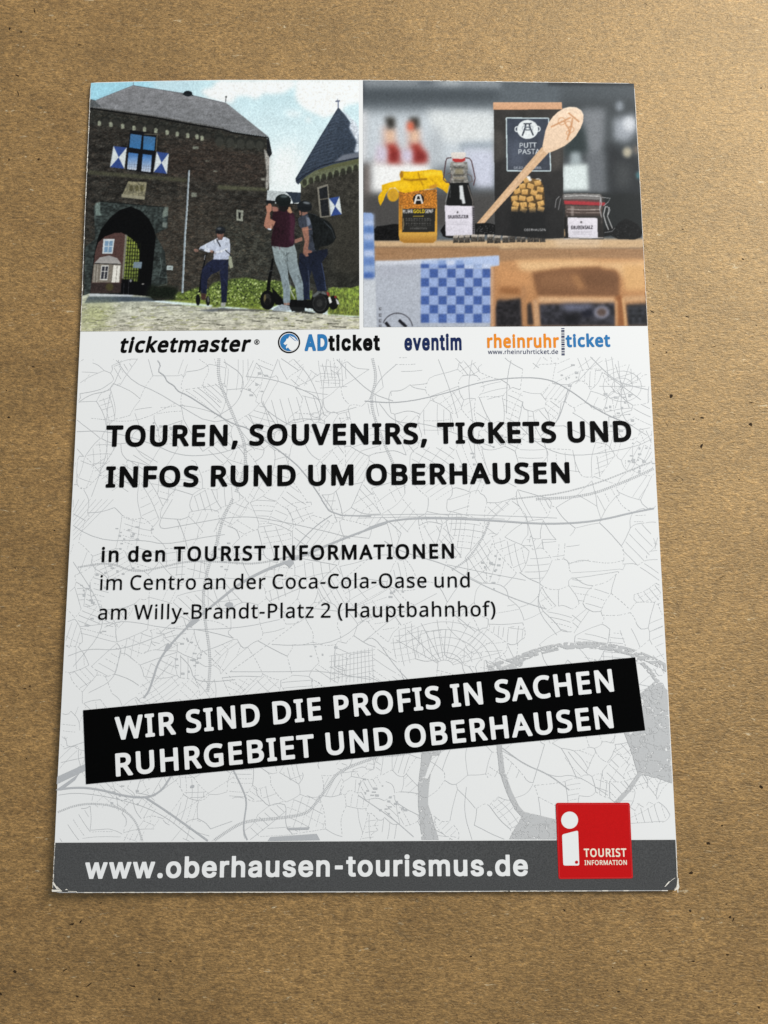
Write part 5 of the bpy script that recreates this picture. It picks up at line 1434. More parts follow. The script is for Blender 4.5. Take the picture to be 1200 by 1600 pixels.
    K.poly(c5((1098, 260)) + c6((488, 250), (492, 304)) + c5((1098, 322)), (206, 164, 130), (196, 152, 118), tex=.04)
    K.part('packet_label')
    K.poly(c6((55, 370), (386, 372), (402, 788), (62, 786)), (60, 69, 84), (62, 68, 80), tex=.05, cell=(6, 6))
    b(c6((70, 540), (200, 560), (180, 760), (70, 760)), (84, 92, 108), 5, a=.6)
    for a_, b_ in (((55, 372), (386, 374)), ((386, 374), (402, 786)), ((402, 786), (62, 785)), ((62, 785), (55, 372))):
        K.line(c6(a_, b_), 1.6, (198, 216, 220))
    white = (214, 222, 224)
    K.ell(c6((140, 460))[0], 4.2, 4.6, white)
    K.ell(c6((140, 460))[0], 2.6, 3.0, (60, 68, 82))
    K.ell(c6((302, 458))[0], 4.2, 4.6, white)
    K.ell(c6((302, 458))[0], 2.6, 3.0, (60, 68, 82))
    K.ell(c6((222, 462))[0], 16.4, 14.8, white)
    ik = (52, 60, 72)
    K.line(c6((190, 418), (252, 416)), 2.0, ik)
    K.line(c6((208, 420), (202, 450), (180, 512)), 2.4, ik)
    K.line(c6((234, 420), (242, 450), (266, 510)), 2.4, ik)
    K.line(c6((200, 444), (246, 444)), 1.6, ik)
    K.line(c6((196, 466), (252, 466)), 1.6, ik)
    for x in (196, 248):
        t = np.linspace(0, 2 * math.pi, 20)
        K.line(np.c_[780 + (x + 16 * np.cos(t)) / 5, 110 + (452 + 17 * np.sin(t)) / 5], .9, (120, 130, 140), a=.8)
    K.text('PUTT', c6((160, 606))[0], c6((292, 604))[0], 7.8, (206, 214, 218), bold=14)
    K.text('PASTA', c6((150, 656))[0], c6((318, 654))[0], 7.8, (206, 214, 218), bold=14)
    K.text('DE ZO', c6((116, 770))[0], c6((184, 770))[0], 3.6, (186, 194, 200), bold=10)
    K.text('LEBEL', c6((272, 770))[0], c6((332, 770))[0], 3.6, (186, 194, 200), bold=10)
    K.part('pasta')
    pw = c6((92, 1000), (110, 960), (160, 905), (215, 850), (260, 845), (320, 855), (345, 900), (352, 960), (356, 1030)) + c8((354, 60), (330, 90), (280, 95), (200, 92), (150, 105), (110, 90), (90, 20))
    K.poly(pw, (112, 84, 46), (78, 60, 36), tex=.25)
    for i, (x, y) in enumerate(((215, 858), (180, 905), (245, 905), (300, 880), (320, 930), (140, 945), (200, 950), (270, 955), (120, 1000), (180, 1000), (240, 1005), (310, 990), (130, 1045), (190, 1050), (255, 1055), (325, 1040), (120, 1085), (190, 1090), (260, 1092), (325, 1085))):
        a = (i * 37 % 90 - 45) * .01
        K.poly([(780 + (x + u * math.cos(a) - v * math.sin(a)) / 5, 110 + (y + u * math.sin(a) + v * math.cos(a)) / 5) for u, v in ((-26, -20), (26, -18), (25, 20), (-25, 19))], (214, 176, 110), (172, 130, 72), soft=.3, tex=.14)
    K.poly(c6((210, 828), (238, 826), (256, 860), (236, 866)), (226, 228, 226), soft=.6)
    K.line(c6((285, 850), (310, 848), (326, 862)), 1.3, (214, 212, 206), soft=.4)
    K.part('pasta_packet')
    b(c8((90, 90), (360, 90), (380, 300), (80, 300)), (36, 37, 38), 3, a=.85)
    K.text('OBERHAUSEN', c8((194, 256))[0], c8((362, 256))[0], 3.8, (196, 198, 200), bold=20)

    # preserving jar
    K.part('glass_jar')
    K.poly(c6((495, 965), (640, 958), (795, 966), (820, 1000), (830, 1050)) + c8((832, 60), (800, 90), (812, 150), (815, 320), (505, 318), (503, 150), (512, 90), (495, 60)) + c6((485, 1000)), (62, 58, 56), (40, 38, 36), tex=.1)
    b(c6((500, 968), (790, 970), (800, 1010), (500, 1005)), (112, 112, 110), 1, a=.8)
    K.line(c6((505, 972), (640, 966), (790, 974)), 1.0, (170, 170, 166))
    K.line(c6((505, 995), (640, 990), (790, 998)), .9, (150, 130, 126), a=.8)
    K.poly(c8((505, 18), (640, 22), (830, 34), (822, 58), (640, 52), (510, 46)), (176, 56, 62), (152, 42, 50), soft=.4)
    K.poly(c6((512, 1012), (640, 1010), (800, 1020)) + c8((800, 30), (640, 24), (510, 20)), (120, 66, 66), soft=.6, a=.8)
    for y, cc in ((72, (110, 100, 96)), (98, (134, 122, 116)), (112, (74, 66, 60))):
        K.line(c8((515, y), (660, y + 5), (795, y)), 1.4, cc, soft=.4)
    K.poly(c8((510, 148), (535, 148), (540, 312), (505, 312)), (34, 32, 31), soft=.3)
    K.poly(c6((498, 975), (640, 966), (796, 976), (804, 1012), (640, 1004), (500, 1008)), (96, 98, 98), (126, 122, 120), soft=.4)
    K.line(c6((510, 984), (640, 977), (785, 985)), 1.2, (190, 190, 188), soft=.2)
    K.poly(c8((516, 54), (640, 60), (806, 62), (800, 140), (520, 140)), (104, 88, 82), (60, 50, 46), soft=.6, tex=.1)
    K.line(c8((530, 84), (640, 90), (790, 88)), 1.1, (176, 166, 160), soft=.3)
    K.line(c8((526, 108), (640, 114), (790, 112)), .9, (150, 138, 132), soft=.3)
    K.poly(c8((560, 62), (585, 62), (582, 138), (560, 138)), (150, 142, 138), soft=.8, a=.6)
    K.line(c8((510, 240), (512, 300)), 1.2, (176, 150, 116), soft=.4)
    K.line(c8((505, 316), (640, 312), (812, 308)), 1.5, (188, 182, 176), soft=.4)
    K.poly(c8((534, 150), (766, 154), (770, 310), (540, 306)), (214, 212, 220), (204, 203, 212))
    K.text('GRUBENSALZ', c8((560, 242))[0], c8((730, 241))[0], 5.6, (44, 40, 48), bold=52)
    K.ell(c8((640, 186))[0], 1.8, 1.8, (94, 92, 96), soft=.3)
    for y in (258, 268, 280):
        K.line(c8((570, y), (725, y)), .7, (160, 158, 166), a=.6)
    st = (156, 158, 160)
    K.line(c6((470, 985), (445, 1010), (436, 1075)), 1.0, st, a=.8)
    K.line(c6((480, 1000), (462, 1090)), 1.0, st, a=.7)
    K.line(c6((790, 985), (800, 1040), (785, 1090)), 1.2, st)
    K.line(c6((800, 992), (868, 1000), (850, 1030), (815, 1060)), 1.0, st)
    K.line(c8((790, 0), (785, 90), (800, 150)), 1.2, st)
    K.line(c8((830, 62), (815, 130), (835, 200), (855, 248)), 1.5, (176, 178, 178))
    K.line(c8((832, 66), (860, 72), (845, 140), (870, 200), (885, 236)), 1.3, (170, 172, 172))
    K.line(c8((840, 60), (866, 90), (850, 130)), 1.0, st)
    K.line(c8((820, 268), (880, 258), (905, 232)), 1.4, (96, 98, 100))

    # wooden spoon
    K.part('wooden_spoon')
    K.poly(c6((335, 598), (382, 648)) + [(757.4, 348.4), (745, 349)], (204, 172, 138), (200, 166, 130), tex=.05, cell=(3, 3))
    K.line(c6((350, 622), (200, 795), (0, 1045)) + [(751, 349)], 1.6, (222, 194, 164), soft=.7, a=.7)
    K.poly(c6((500, 300), (545, 288), (600, 290), (640, 315), (658, 352), (655, 400), (636, 450), (600, 510), (560, 552), (510, 590), (450, 620), (400, 640), (372, 650), (345, 625), (338, 590), (350, 530), (362, 470), (385, 410), (420, 362), (460, 325)), (230, 208, 184), (216, 190, 162), tex=.03, cell=(4, 3))
    K.poly(c6((380, 480), (450, 440), (560, 470), (540, 560), (420, 610), (365, 590)), (222, 198, 172), soft=3, a=.7)
    K.line(c6((500, 302), (545, 290), (600, 292), (638, 316), (656, 352)), 1.2, (240, 224, 204), soft=.5)
    br = (190, 140, 100)
    K.line(c6((402, 444), (560, 368)), 2.6, br, soft=.3, a=.85)
    K.line(c6((540, 332), (626, 404)), 2.6, br, soft=.3, a=.85)
    K.line(c6((572, 372), (566, 430), (530, 546)), 2.6, br, soft=.3, a=.85)
    K.line(c6((505, 395), (548, 470)), 1.8, br, soft=.3, a=.8)
    for cx_, cy_, r_ in ((488, 398, 28), (540, 420, 22), (562, 462, 22), (540, 490, 16)):
        t = np.linspace(0, 2 * math.pi, 24)
        K.line(np.c_[780 + (cx_ + r_ * np.cos(t)) / 5, 110 + (cy_ + r_ * np.sin(t)) / 5], 1.4, br, soft=.3, a=.75)
    # glints on glass and soft wear on the wood
    for x, y, w_, c_ in ((628, 330, 1.0, (240, 200, 120)), (630, 350, 1.0, (240, 204, 130)), (703, 300, .9, (120, 124, 124)), (886, 345, .8, (130, 128, 126)), (940, 340, .8, (120, 118, 116))):
        K.line([(x, y - 9), (x + .4, y), (x, y + 9)], w_, c_, soft=.5, a=.7, keep=True)
    for _ in range(60):
        x, y = RNG.uniform(590, 1004), RNG.uniform(379, 400)
        L = RNG.uniform(6, 30)
        K.line([(x - L, y), (x, y + RNG.normal(0, .3)), (x + L, y)], RNG.uniform(.5, 1.2), [(120, 90, 62), (190, 156, 120)][RNG.integers(0, 2)], soft=.6, a=.3, keep=True)
    K.rgb = blur(K.rgb, .5)
    K.tone(1.25, .40, .25, (.97, 1.01, 1.0))
    K.grain(.026, .5)

    def fn(u, v):
        yb = 511.2 + (509.2 - 511.2) * u
        y = 127.0 + v * (yb - 127.0)
        L = 567.2 + (y - 126) * .0022
        R = edge_r(y) - .5
        x = L + u * (R - L)
        yt = edge_t(x) + .7
        return x, yt + v * (yb - yt)
    o = K.build('goods_photo', fn, 480, 420, 2, M_PHOTO, flyer)
    o['label'] = 'printed photo of jars, a bottle, a pasta packet and a wooden spoon on a table'
goods_photo()


# ---- pale street map printed under the text
def street_map():
    cA, cB = crop(120, 500, 2.609), crop(570, 500, 2.609)
    cC, cD = crop(90, 780, 2.449), crop(560, 780, 2.449)
    cE, cF = crop(70, 1000, 2.353), crop(560, 1000, 2.308)
    R = np.random.default_rng(23)
    V, F = [], []
    V2, F2 = [], []

    def inside(p):
        x, y = p
        return edge_l(y) + 1.5 < x < edge_r(y) - 2 and 561 - 4 * (x - 120) / 900 < y < 1315.5 - 4.6 * (x - 84) / 970
    def resample(P, step):
        P = np.asarray(P, float)
        d = np.r_[0, np.cumsum(np.hypot(*np.diff(P, axis=0).T))]
        n = max(2, int(d[-1] / step) + 1)
        t = np.linspace(0, d[-1], n)
        return np.c_[np.interp(t, d, P[:, 0]), np.interp(t, d, P[:, 1])]
    def put(P, w, heavy=False):
        """one stroke of the pen; pieces outside the map are dropped"""
        vv, ff = (V2, F2) if heavy else (V, F)
        w = np.broadcast_to(np.asarray(w, float), (len(P),)) * (.80 if heavy else .74)
        run = []
        for i in range(len(P) + 1):
            if i < len(P) and inside(P[i]):
                run.append(i)
                continue
            if len(run) > 1:
                Q = P[run]
                n = len(Q)
                S = strip(Q, w[run])
                k = len(vv)
                h = R.uniform(0, .85)
                vv.extend((x, y, h) for x, y in S)
                for j in range(n - 1):
                    ff.append((k + j, k + j + 1, k + 2 * n - 2 - j, k + 2 * n - 1 - j))
            run = []
    def smooth(P, k=2):
        P = np.asarray(P, float)
        for _ in range(k):
            Q = [P[0]]
            for a, b in zip(P[:-1], P[1:]):
                Q += [a * .75 + b * .25, a * .25 + b * .75]
            P = np.array(Q + [P[-1]])
        return P
    def road(P, w, heavy=False, wob=0.0, sm=2):
        Q = resample(smooth(P, sm), 5)
        if wob:
            Q = Q + np.cumsum(R.normal(0, wob, Q.shape), 0) * np.sin(np.linspace(0, math.pi, len(Q)))[:, None]
        put(Q, w, heavy)
        return Q
    def dashed(P, w, on, off, heavy=False, sm=2):
        Q = resample(smooth(P, sm), 1.0)
        i = 0
        while i < len(Q) - 2:
            L = max(2, int(on * R.uniform(.6, 1.4)))
            put(Q[i:i + L + 1:max(1, L // 2)] if L > 3 else Q[i:i + L + 1], w, heavy)
            i += L + max(1, int(off * R.uniform(.7, 1.4)))
    def rail(P, w, spacing=3.0):
        """railway: fine cross ticks"""
        Q = resample(smooth(P), spacing)
        t = np.gradient(Q, axis=0)
        t /= np.linalg.norm(t, axis=1)[:, None]
        n = np.c_[-t[:, 1], t[:, 0]]
        for q, m in zip(Q, n):
            put(np.array([q - m * w / 2, q + m * w / 2]), 1.2, False)
        put(Q + n * w * .2, .7)
        put(Q - n * w * .25, .6)

    # named lines that can be followed in the picture
    road(cA((330, 165), (345, 185), (328, 210), (360, 225), (365, 250), (400, 268), (410, 290), (450, 305), (520, 350), (580, 390), (640, 425), (700, 440), (780, 500), (850, 550), (920, 610), (1000, 730)), 1.9, True, sm=1)
    rail(cA((580, 150), (576, 230), (600, 300), (630, 370), (660, 440), (685, 500), (690, 600), (650, 700)), 5.5)
    road(cA((165, 150), (180, 195), (235, 255), (320, 290), (420, 350), (540, 420), (640, 400)), 1.3, sm=1)
    road(cA((180, 195), (140, 290), (60, 300), (0, 340)), 1.2)
    road(cA((140, 290), (120, 380), (130, 520), (90, 640), (60, 720)), 1.1)
    road(cA((0, 455), (120, 450), (300, 500), (420, 555), (560, 550), (660, 520), (800, 470), (880, 400), (990, 405)), 1.3)
    road(cA((600, 170), (690, 230), (660, 340), (560, 400)), 1.2)
    road(cA((690, 230), (800, 240), (940, 290), (1000, 330), (990, 410)), 1.2)
    road(cA((720, 165), (690, 230)), 1.1)
    road(cA((820, 160), (780, 260), (740, 340), (830, 410), (900, 440)), 1.2)
    road(cA((1060, 160), (1190, 295), (1290, 330)), 1.4)
    dashed(cA((500, 160), (550, 195), (500, 275), (590, 340)), .9, 3, 2)
    dashed(cA((60, 400), (240, 420), (400, 340)), .9, 3, 2)
    road(cA((885, 160), (960, 240), (1010, 390)), .9)
    road(cA((1020, 160), (1000, 300), (1015, 390), (1140, 355)), .9)
    for i in range(7):
        road(cA((760 + i * 34, 330 - i * 4), (790 + i * 34, 440 - i * 6)), .8, sm=0)
        road(cA((60 + i * 14, 600 + i * 16), (120 + i * 16, 560 + i * 14)), .8, sm=0)
        road(cA((120 + i * 22, 640 - i * 18), (210 + i * 20, 700 - i * 20)), .8, sm=0)
    for i in range(8):
        road(cA((985 + i * 16, 165 + (i % 3) * 12), (1000 + i * 14, 270 - (i % 2) * 30)), .7, sm=0, wob=.3)
        if i % 2:
            road(cA((992, 172 + i * 15), (1060 + i * 6, 180 + i * 13)), .7, sm=0, wob=.3)
    road(cB((0, 330), (140, 340), (330, 300), (440, 260), (580, 235), (740, 235), (830, 280), (950, 370), (1090, 430)), 1.6, True)
    road(cB((600, 150), (580, 235), (578, 380)), 1.2)
    road(cB((830, 280), (800, 380), (780, 420), (720, 470)), 1.5, True)
    road(cB((860, 260), (960, 150)), 1.2)
    road(cB((920, 150), (1000, 230), (1050, 260), (1180, 290)), 1.6)
    road(cB((1050, 260), (1040, 400), (1150, 470)), 1.1)
    road(cB((130, 180), (60, 240), (20, 320)), 1.6)
    road(cB((300, 160), (350, 290), (380, 400)), 1.1)
    road(cB((440, 150), (420, 270), (440, 400), (450, 560)), 1.0)
    road(cB((60, 340), (120, 420), (250, 420), (420, 480), (530, 520)), 1.2)
    rail(cB((30, 150), (50, 240), (20, 330), (60, 460), (140, 640)), 5)
    for a in range(10):
        t = a / 10 * 2 * math.pi
        c0 = np.array(cB((1050, 270))[0])
        put(resample(np.array([c0, c0 + 36 * np.array([math.cos(t), math.sin(t)])]), 6), .9)
    for r_ in (16, 30):
        t = np.linspace(0, 2 * math.pi, 22)
        put(np.c_[cB((1050, 270))[0][0] + r_ * np.cos(t), cB((1050, 270))[0][1] + r_ * np.sin(t) * .8], .8)
    rail(cB((700, 730), (900, 720), (1060, 660), (1190, 600)), 4.5)
    rail(cB((600, 730), (860, 700), (1190, 570)), 2.5, 4)
    road(cB((620, 420), (720, 520), (850, 560), (1100, 520), (1180, 480)), 1.1)
    # middle
    rail(cC((670, 0), (630, 80), (610, 170), (570, 280), (555, 380), (565, 470), (580, 560), (585, 640), (575, 735)), 5)
    road(cC((330, 760), (350, 735), (365, 690), (385, 625), (420, 570), (480, 505), (540, 450), (620, 385), (700, 320), (800, 268), (890, 236), (1000, 190), (1120, 140), (1260, 90)), np.interp(np.arange(400), [0, 30, 60, 90, 400], [3.6, 4.2, 5.4, 3.4, 3.4])[:len(resample(smooth(cC((330, 760), (350, 735), (365, 690), (385, 625), (420, 570), (480, 505), (540, 450), (620, 385), (700, 320), (800, 268), (890, 236), (1000, 190), (1120, 140), (1260, 90)), 2), 5))], True)
    for blob in (cC((860, 240), (900, 228), (905, 245), (890, 262), (870, 250), (820, 268)), cC((490, 485), (520, 455), (545, 462), (510, 490)), cC((420, 550), (440, 560), (415, 585), (408, 578))):
        k = len(V2)
        V2.extend((x, y, .9) for x, y in blob)
        F2.extend([(k, k + 1, k + 2, k + 3)])
    rail(cC((80, 260), (200, 240), (290, 280), (380, 265), (500, 235), (640, 240), (760, 250), (900, 215), (1010, 215)), 3.2, 3.4)
    road(cC((1010, 0), (1050, 60), (1200, 65)), 2.2, True, sm=1)
    road(cC((1050, 60), (990, 100), (920, 170), (880, 240)), 1.8, True)
    road(cC((0, 60), (150, 160), (330, 155), (410, 175), (560, 145), (640, 135)), 1.2)
    road(cC((440, 0), (370, 120), (480, 100), (700, 60), (860, 85), (1060, 130), (1120, 150)), 1.1)
    road(cC((60, 240), (120, 330), (160, 400), (180, 500), (60, 640)), 1.2)
    road(cC((180, 490), (250, 460), (440, 500), (690, 495), (850, 460)), 1.2)
    road(cC((450, 500), (240, 580), (120, 570), (40, 600)), 1.2)
    road(cC((240, 580), (220, 690), (120, 740)), 1.1)
    dashed(cC((480, 530), (560, 580), (640, 660), (720, 740)), 1.1, 5, 3)
    dashed(cC((660, 660), (800, 560), (960, 440), (1100, 300), (1200, 220)), 1.2, 5, 3)
    road(cC((660, 660), (900, 660), (1000, 655), (1200, 690)), 1.2)
    road(cC((820, 555), (900, 560), (1070, 550), (1200, 440)), 1.1)
    road(cC((470, 600), (510, 640), (520, 690), (580, 700), (680, 690)), 1.3)
    road(cC((440, 620), (370, 700)), 1.2)
    for i in range(12):
        road(cC((1050 + i * 14, 600 - i * 3), (1044 + i * 15, 700)), .7, sm=0)
    for i in range(5):
        road(cC((1040, 600 + i * 22), (1215, 575 + i * 20)), .7, sm=0)
    for i in range(8):
        road(cC((60 + i * 22, 0), (60, 30 + i * 18)), .8, sm=0)
    # right
    road(cD((0, 62), (300, 55), (620, 66), (760, 72)), 1.3)
    road(cD((0, 72), (260, 66), (560, 76)), 1.1)
    road(cD((0, 132), (60, 100), (150, 76), (300, 71), (500, 80), (700, 95), (850, 90), (950, 75), (1050, 50), (1180, 26)), 3.2, True)
    road(cD((100, 160), (160, 200), (340, 250), (400, 290), (500, 340), (620, 390), (720, 420)), 1.8)
    rail(cD((500, 90), (470, 160), (420, 230), (360, 270)), 3.4)
    road(cD((340, 250), (480, 280), (640, 310)), 1.0)
    road(cD((20, 545), (60, 520), (140, 640), (200, 700)), 1.2)
    road(cD((20, 545), (150, 440), (300, 360)), 1.0)
    for i in range(6):
        t = np.linspace(.2, 2.6, 16)
        c0 = cD((330, 640))[0]
        put(np.c_[c0[0] + (14 + i * 15) * np.cos(t), c0[1] - (10 + i * 12) * np.sin(t)], .8)
    for i in range(9):
        t = .3 + i * .28
        c0 = cD((330, 640))[0]
        put(np.array([[c0[0] + 14 * math.cos(t), c0[1] - 10 * math.sin(t)], [c0[0] + 92 * math.cos(t), c0[1] - 74 * math.sin(t)]]), .8)
    road(cD((640, 60), (680, 200), (700, 330), (680, 420), (760, 520)), 1.1)
    # lower left
    road(cE((30, 552), (120, 540), (200, 548), (300, 575), (380, 580), (430, 555), (465, 500)), 3.6, True)
    road(cE((370, 578), (450, 630), (520, 680), (610, 745)), 3.6, True)
    k = len(V2)
    V2.extend((x, y, .95) for x, y in cE((46, 502), (150, 455), (150, 480), (44, 530)) + cE((128, 490), (112, 515), (62, 552), (40, 552)))
    F2.extend([(k, k + 1, k + 2, k + 3), (k + 4, k + 5, k + 6, k + 7)])
    road(cE((690, 470), (720, 530), (745, 590), (735, 650), (730, 700), (745, 735)), 2.6, True)
    rail(cE((1220, 430), (1080, 480), (1040, 540), (990, 610), (960, 640), (860, 655), (740, 665), (690, 690), (610, 745)), 5, 2.6)
    rail(cE((30, 640), (130, 600), (250, 605), (330, 650), (360, 740)), 3.4)
    road(cE((50, 570), (120, 560), (260, 580), (420, 630), (560, 740)), 1.1)
    road(cE((70, 400), (160, 370)), 1.0)
    road(cE((60, 450), (150, 430)), 1.0)
    dashed(cE((480, 650), (590, 570), (700, 500)), .9, 3, 2)
    k = len(V2)
    V2.extend((x, y, .95) for x, y in cE((830, 724), (1000, 712), (1012, 735), (820, 738)) + cE((890, 690), (975, 688), (970, 697), (895, 698)))
    F2.extend([(k, k + 1, k + 2, k + 3), (k + 4, k + 5, k + 6, k + 7)])
    # lower right
    rail(cF((0, 410), (120, 420), (230, 395), (300, 370)), 5)
    road(cF((0, 560), (120, 640), (200, 710)), 1.6)
    road(cF((390, 530), (380, 620), (410, 720)), .9)
    road(cF((520, 400), (700, 500), (780, 480), (900, 560)), 1.0)
    rail(cF((520, 390), (600, 450), (680, 480), (760, 540)), 2.2)

    # the finer web of streets: cells around scattered seeds, some filled with blocks
    n = 640
    seeds = np.c_[R.uniform(80, 1062, n), R.uniform(550, 1320, n)]
    def corner_lines():
        """edges between the cells, found on a coarse raster of nearest seeds"""
        st = 2.0
        xs, ys = np.arange(78, 1064, st), np.arange(548, 1322, st)
        X, Y = np.meshgrid(xs, ys)
        wx = X + 9 * vnoise(len(ys), len(xs), 20, 20, 5)
        wy = Y + 9 * vnoise(len(ys), len(xs), 20, 20, 6)
        best = np.full(X.shape, 1e9)
        idx = np.zeros(X.shape, int)
        for k, (sx, sy) in enumerate(seeds):
            d = (wx - sx) ** 2 + (wy - sy) ** 2
            mk = d < best
            best[mk] = d[mk]
            idx[mk] = k
        return xs, ys, idx
    xs, ys, idx = corner_lines()
    nodes = {}
    for j in range(len(ys) - 1):
        q = np.stack([idx[j, :-1], idx[j, 1:], idx[j + 1, :-1], idx[j + 1, 1:]])
        s = np.sort(q, 0)
        diff = (np.diff(s, axis=0) > 0).sum(0) + 1
        for i in np.nonzero(diff >= 3)[0]:
            nodes[(j, int(i))] = set(int(v) for v in q[:, i])
    keys = list(nodes)
    pair = {}
    for k in keys:
        c = sorted(nodes[k])
        for a in range(len(c)):
            for b in range(a + 1, len(c)):
                pair.setdefault((c[a], c[b]), []).append(k)
    for (a, b), ks in pair.items():
        if len(ks) < 2 or R.random() < .15:
            continue
        p = np.array([xs[ks[0][1]] + 1, ys[ks[0][0]] + 1])
        q = np.array([xs[ks[-1][1]] + 1, ys[ks[-1][0]] + 1])
        if np.hypot(*(p - q)) < 5:
            continue
        mid = (p + q) / 2 + R.normal(0, 3.0, 2)
        if R.random() < .3:
            dashed([p, mid, q], .9, 4, 2.4)
        else:
            road([p, mid, q], R.choice([.75, .9, 1.15]), wob=.12)
    ci = lambda x, y: idx[min(len(ys) - 1, max(0, int((y - 548) / 2))), min(len(xs) - 1, max(0, int((x - 78) / 2)))]
    for k, (sx, sy) in enumerate(seeds):
        u = R.random()
        if u < .50:
            continue
        a = R.uniform(0, math.pi)
        ca, sa = math.cos(a), math.sin(a)
        g1, g2 = R.uniform(7, 13), R.uniform(9, 18)
        for dirn, g in ((0, g1), (1, g2)):
            if dirn and R.random() < .5:
                continue
            for m_ in np.arange(-70, 71, g):
                run = []
                for t in np.arange(-70, 71, 3.0):
                    lx, ly = (t, m_) if dirn == 0 else (m_, t)
                    lx, ly = lx + 2.2 * math.sin(ly * .06 + k), ly + 2.2 * math.sin(lx * .05 + k)
                    x, y = sx + lx * ca - ly * sa, sy + lx * sa + ly * ca
                    if ci(x, y) == k:
                        run.append((x, y))
                    else:
                        if len(run) > 2 and R.random() < .8:
                            run_ = np.array(run)
                            i0 = 0
                            if R.random() < .34:
                                dashed(run_[i0:], .75, 3, 2, sm=0) if len(run_[i0:]) > 1 else None
                            elif len(run_[i0:]) > 1:
                                put(run_[i0:], .75)
                        run = []
        if R.random() < .07:
            for _ in range(R.integers(4, 14)):
                x, y = sx + R.normal(0, 14), sy + R.normal(0, 10)
                w, h = R.uniform(1, 3.2), R.uniform(.8, 2)
                if inside((x, y)):
                    kk = len(V)
                    e = R.uniform(.86, .98)
                    V.extend([(x - w, y - h, e), (x + w, y - h * .8, e), (x + w, y + h, e), (x - w, y + h * .9, e)])
                    F.append((kk, kk + 1, kk + 2, kk + 3))
        if R.random() < .012:
            t = np.linspace(0, 2 * math.pi, 9)[:-1]
            rr = R.uniform(2.5, 6) * R.uniform(.7, 1.3, 8)
            P = np.c_[sx + rr * np.cos(t) * 1.4, sy + rr * np.sin(t)]
            if all(inside(p) for p in P):
                kk = len(V2)
                V2.extend((x, y, .97) for x, y in P)
                F2.extend([(kk, kk + 1, kk + 2, kk + 3), (kk, kk + 3, kk + 4, kk + 7), (kk + 4, kk + 5, kk + 6, kk + 7)])

    def make(name, vv, ff, layer, mat, parent):
        vv = np.array(vv)
        pts = to3(px2mm(vv[:, :2]), layer)
        pts[:, 2] += vv[:, 2] * 0.015 * MM
        me = mesh_arrays(name, pts, np.array(ff))
        # every stroke faces up
        nrm = np.zeros(len(ff) * 3, np.float32)
        me.polygons.foreach_get('normal', nrm)
        dn = nrm.reshape(-1, 3)[:, 2] < 0
        A = np.array(ff)
        A[dn] = A[dn][:, ::-1]
        old = me
        me = mesh_arrays(name, pts, A)
        bpy.data.meshes.remove(old)
        return link(name, me, mat, parent)
    root = make('street_map', V, F, 1, M_MAP, flyer)
    make('main_roads', V2, F2, 2, M_MAPD, root)
street_map()

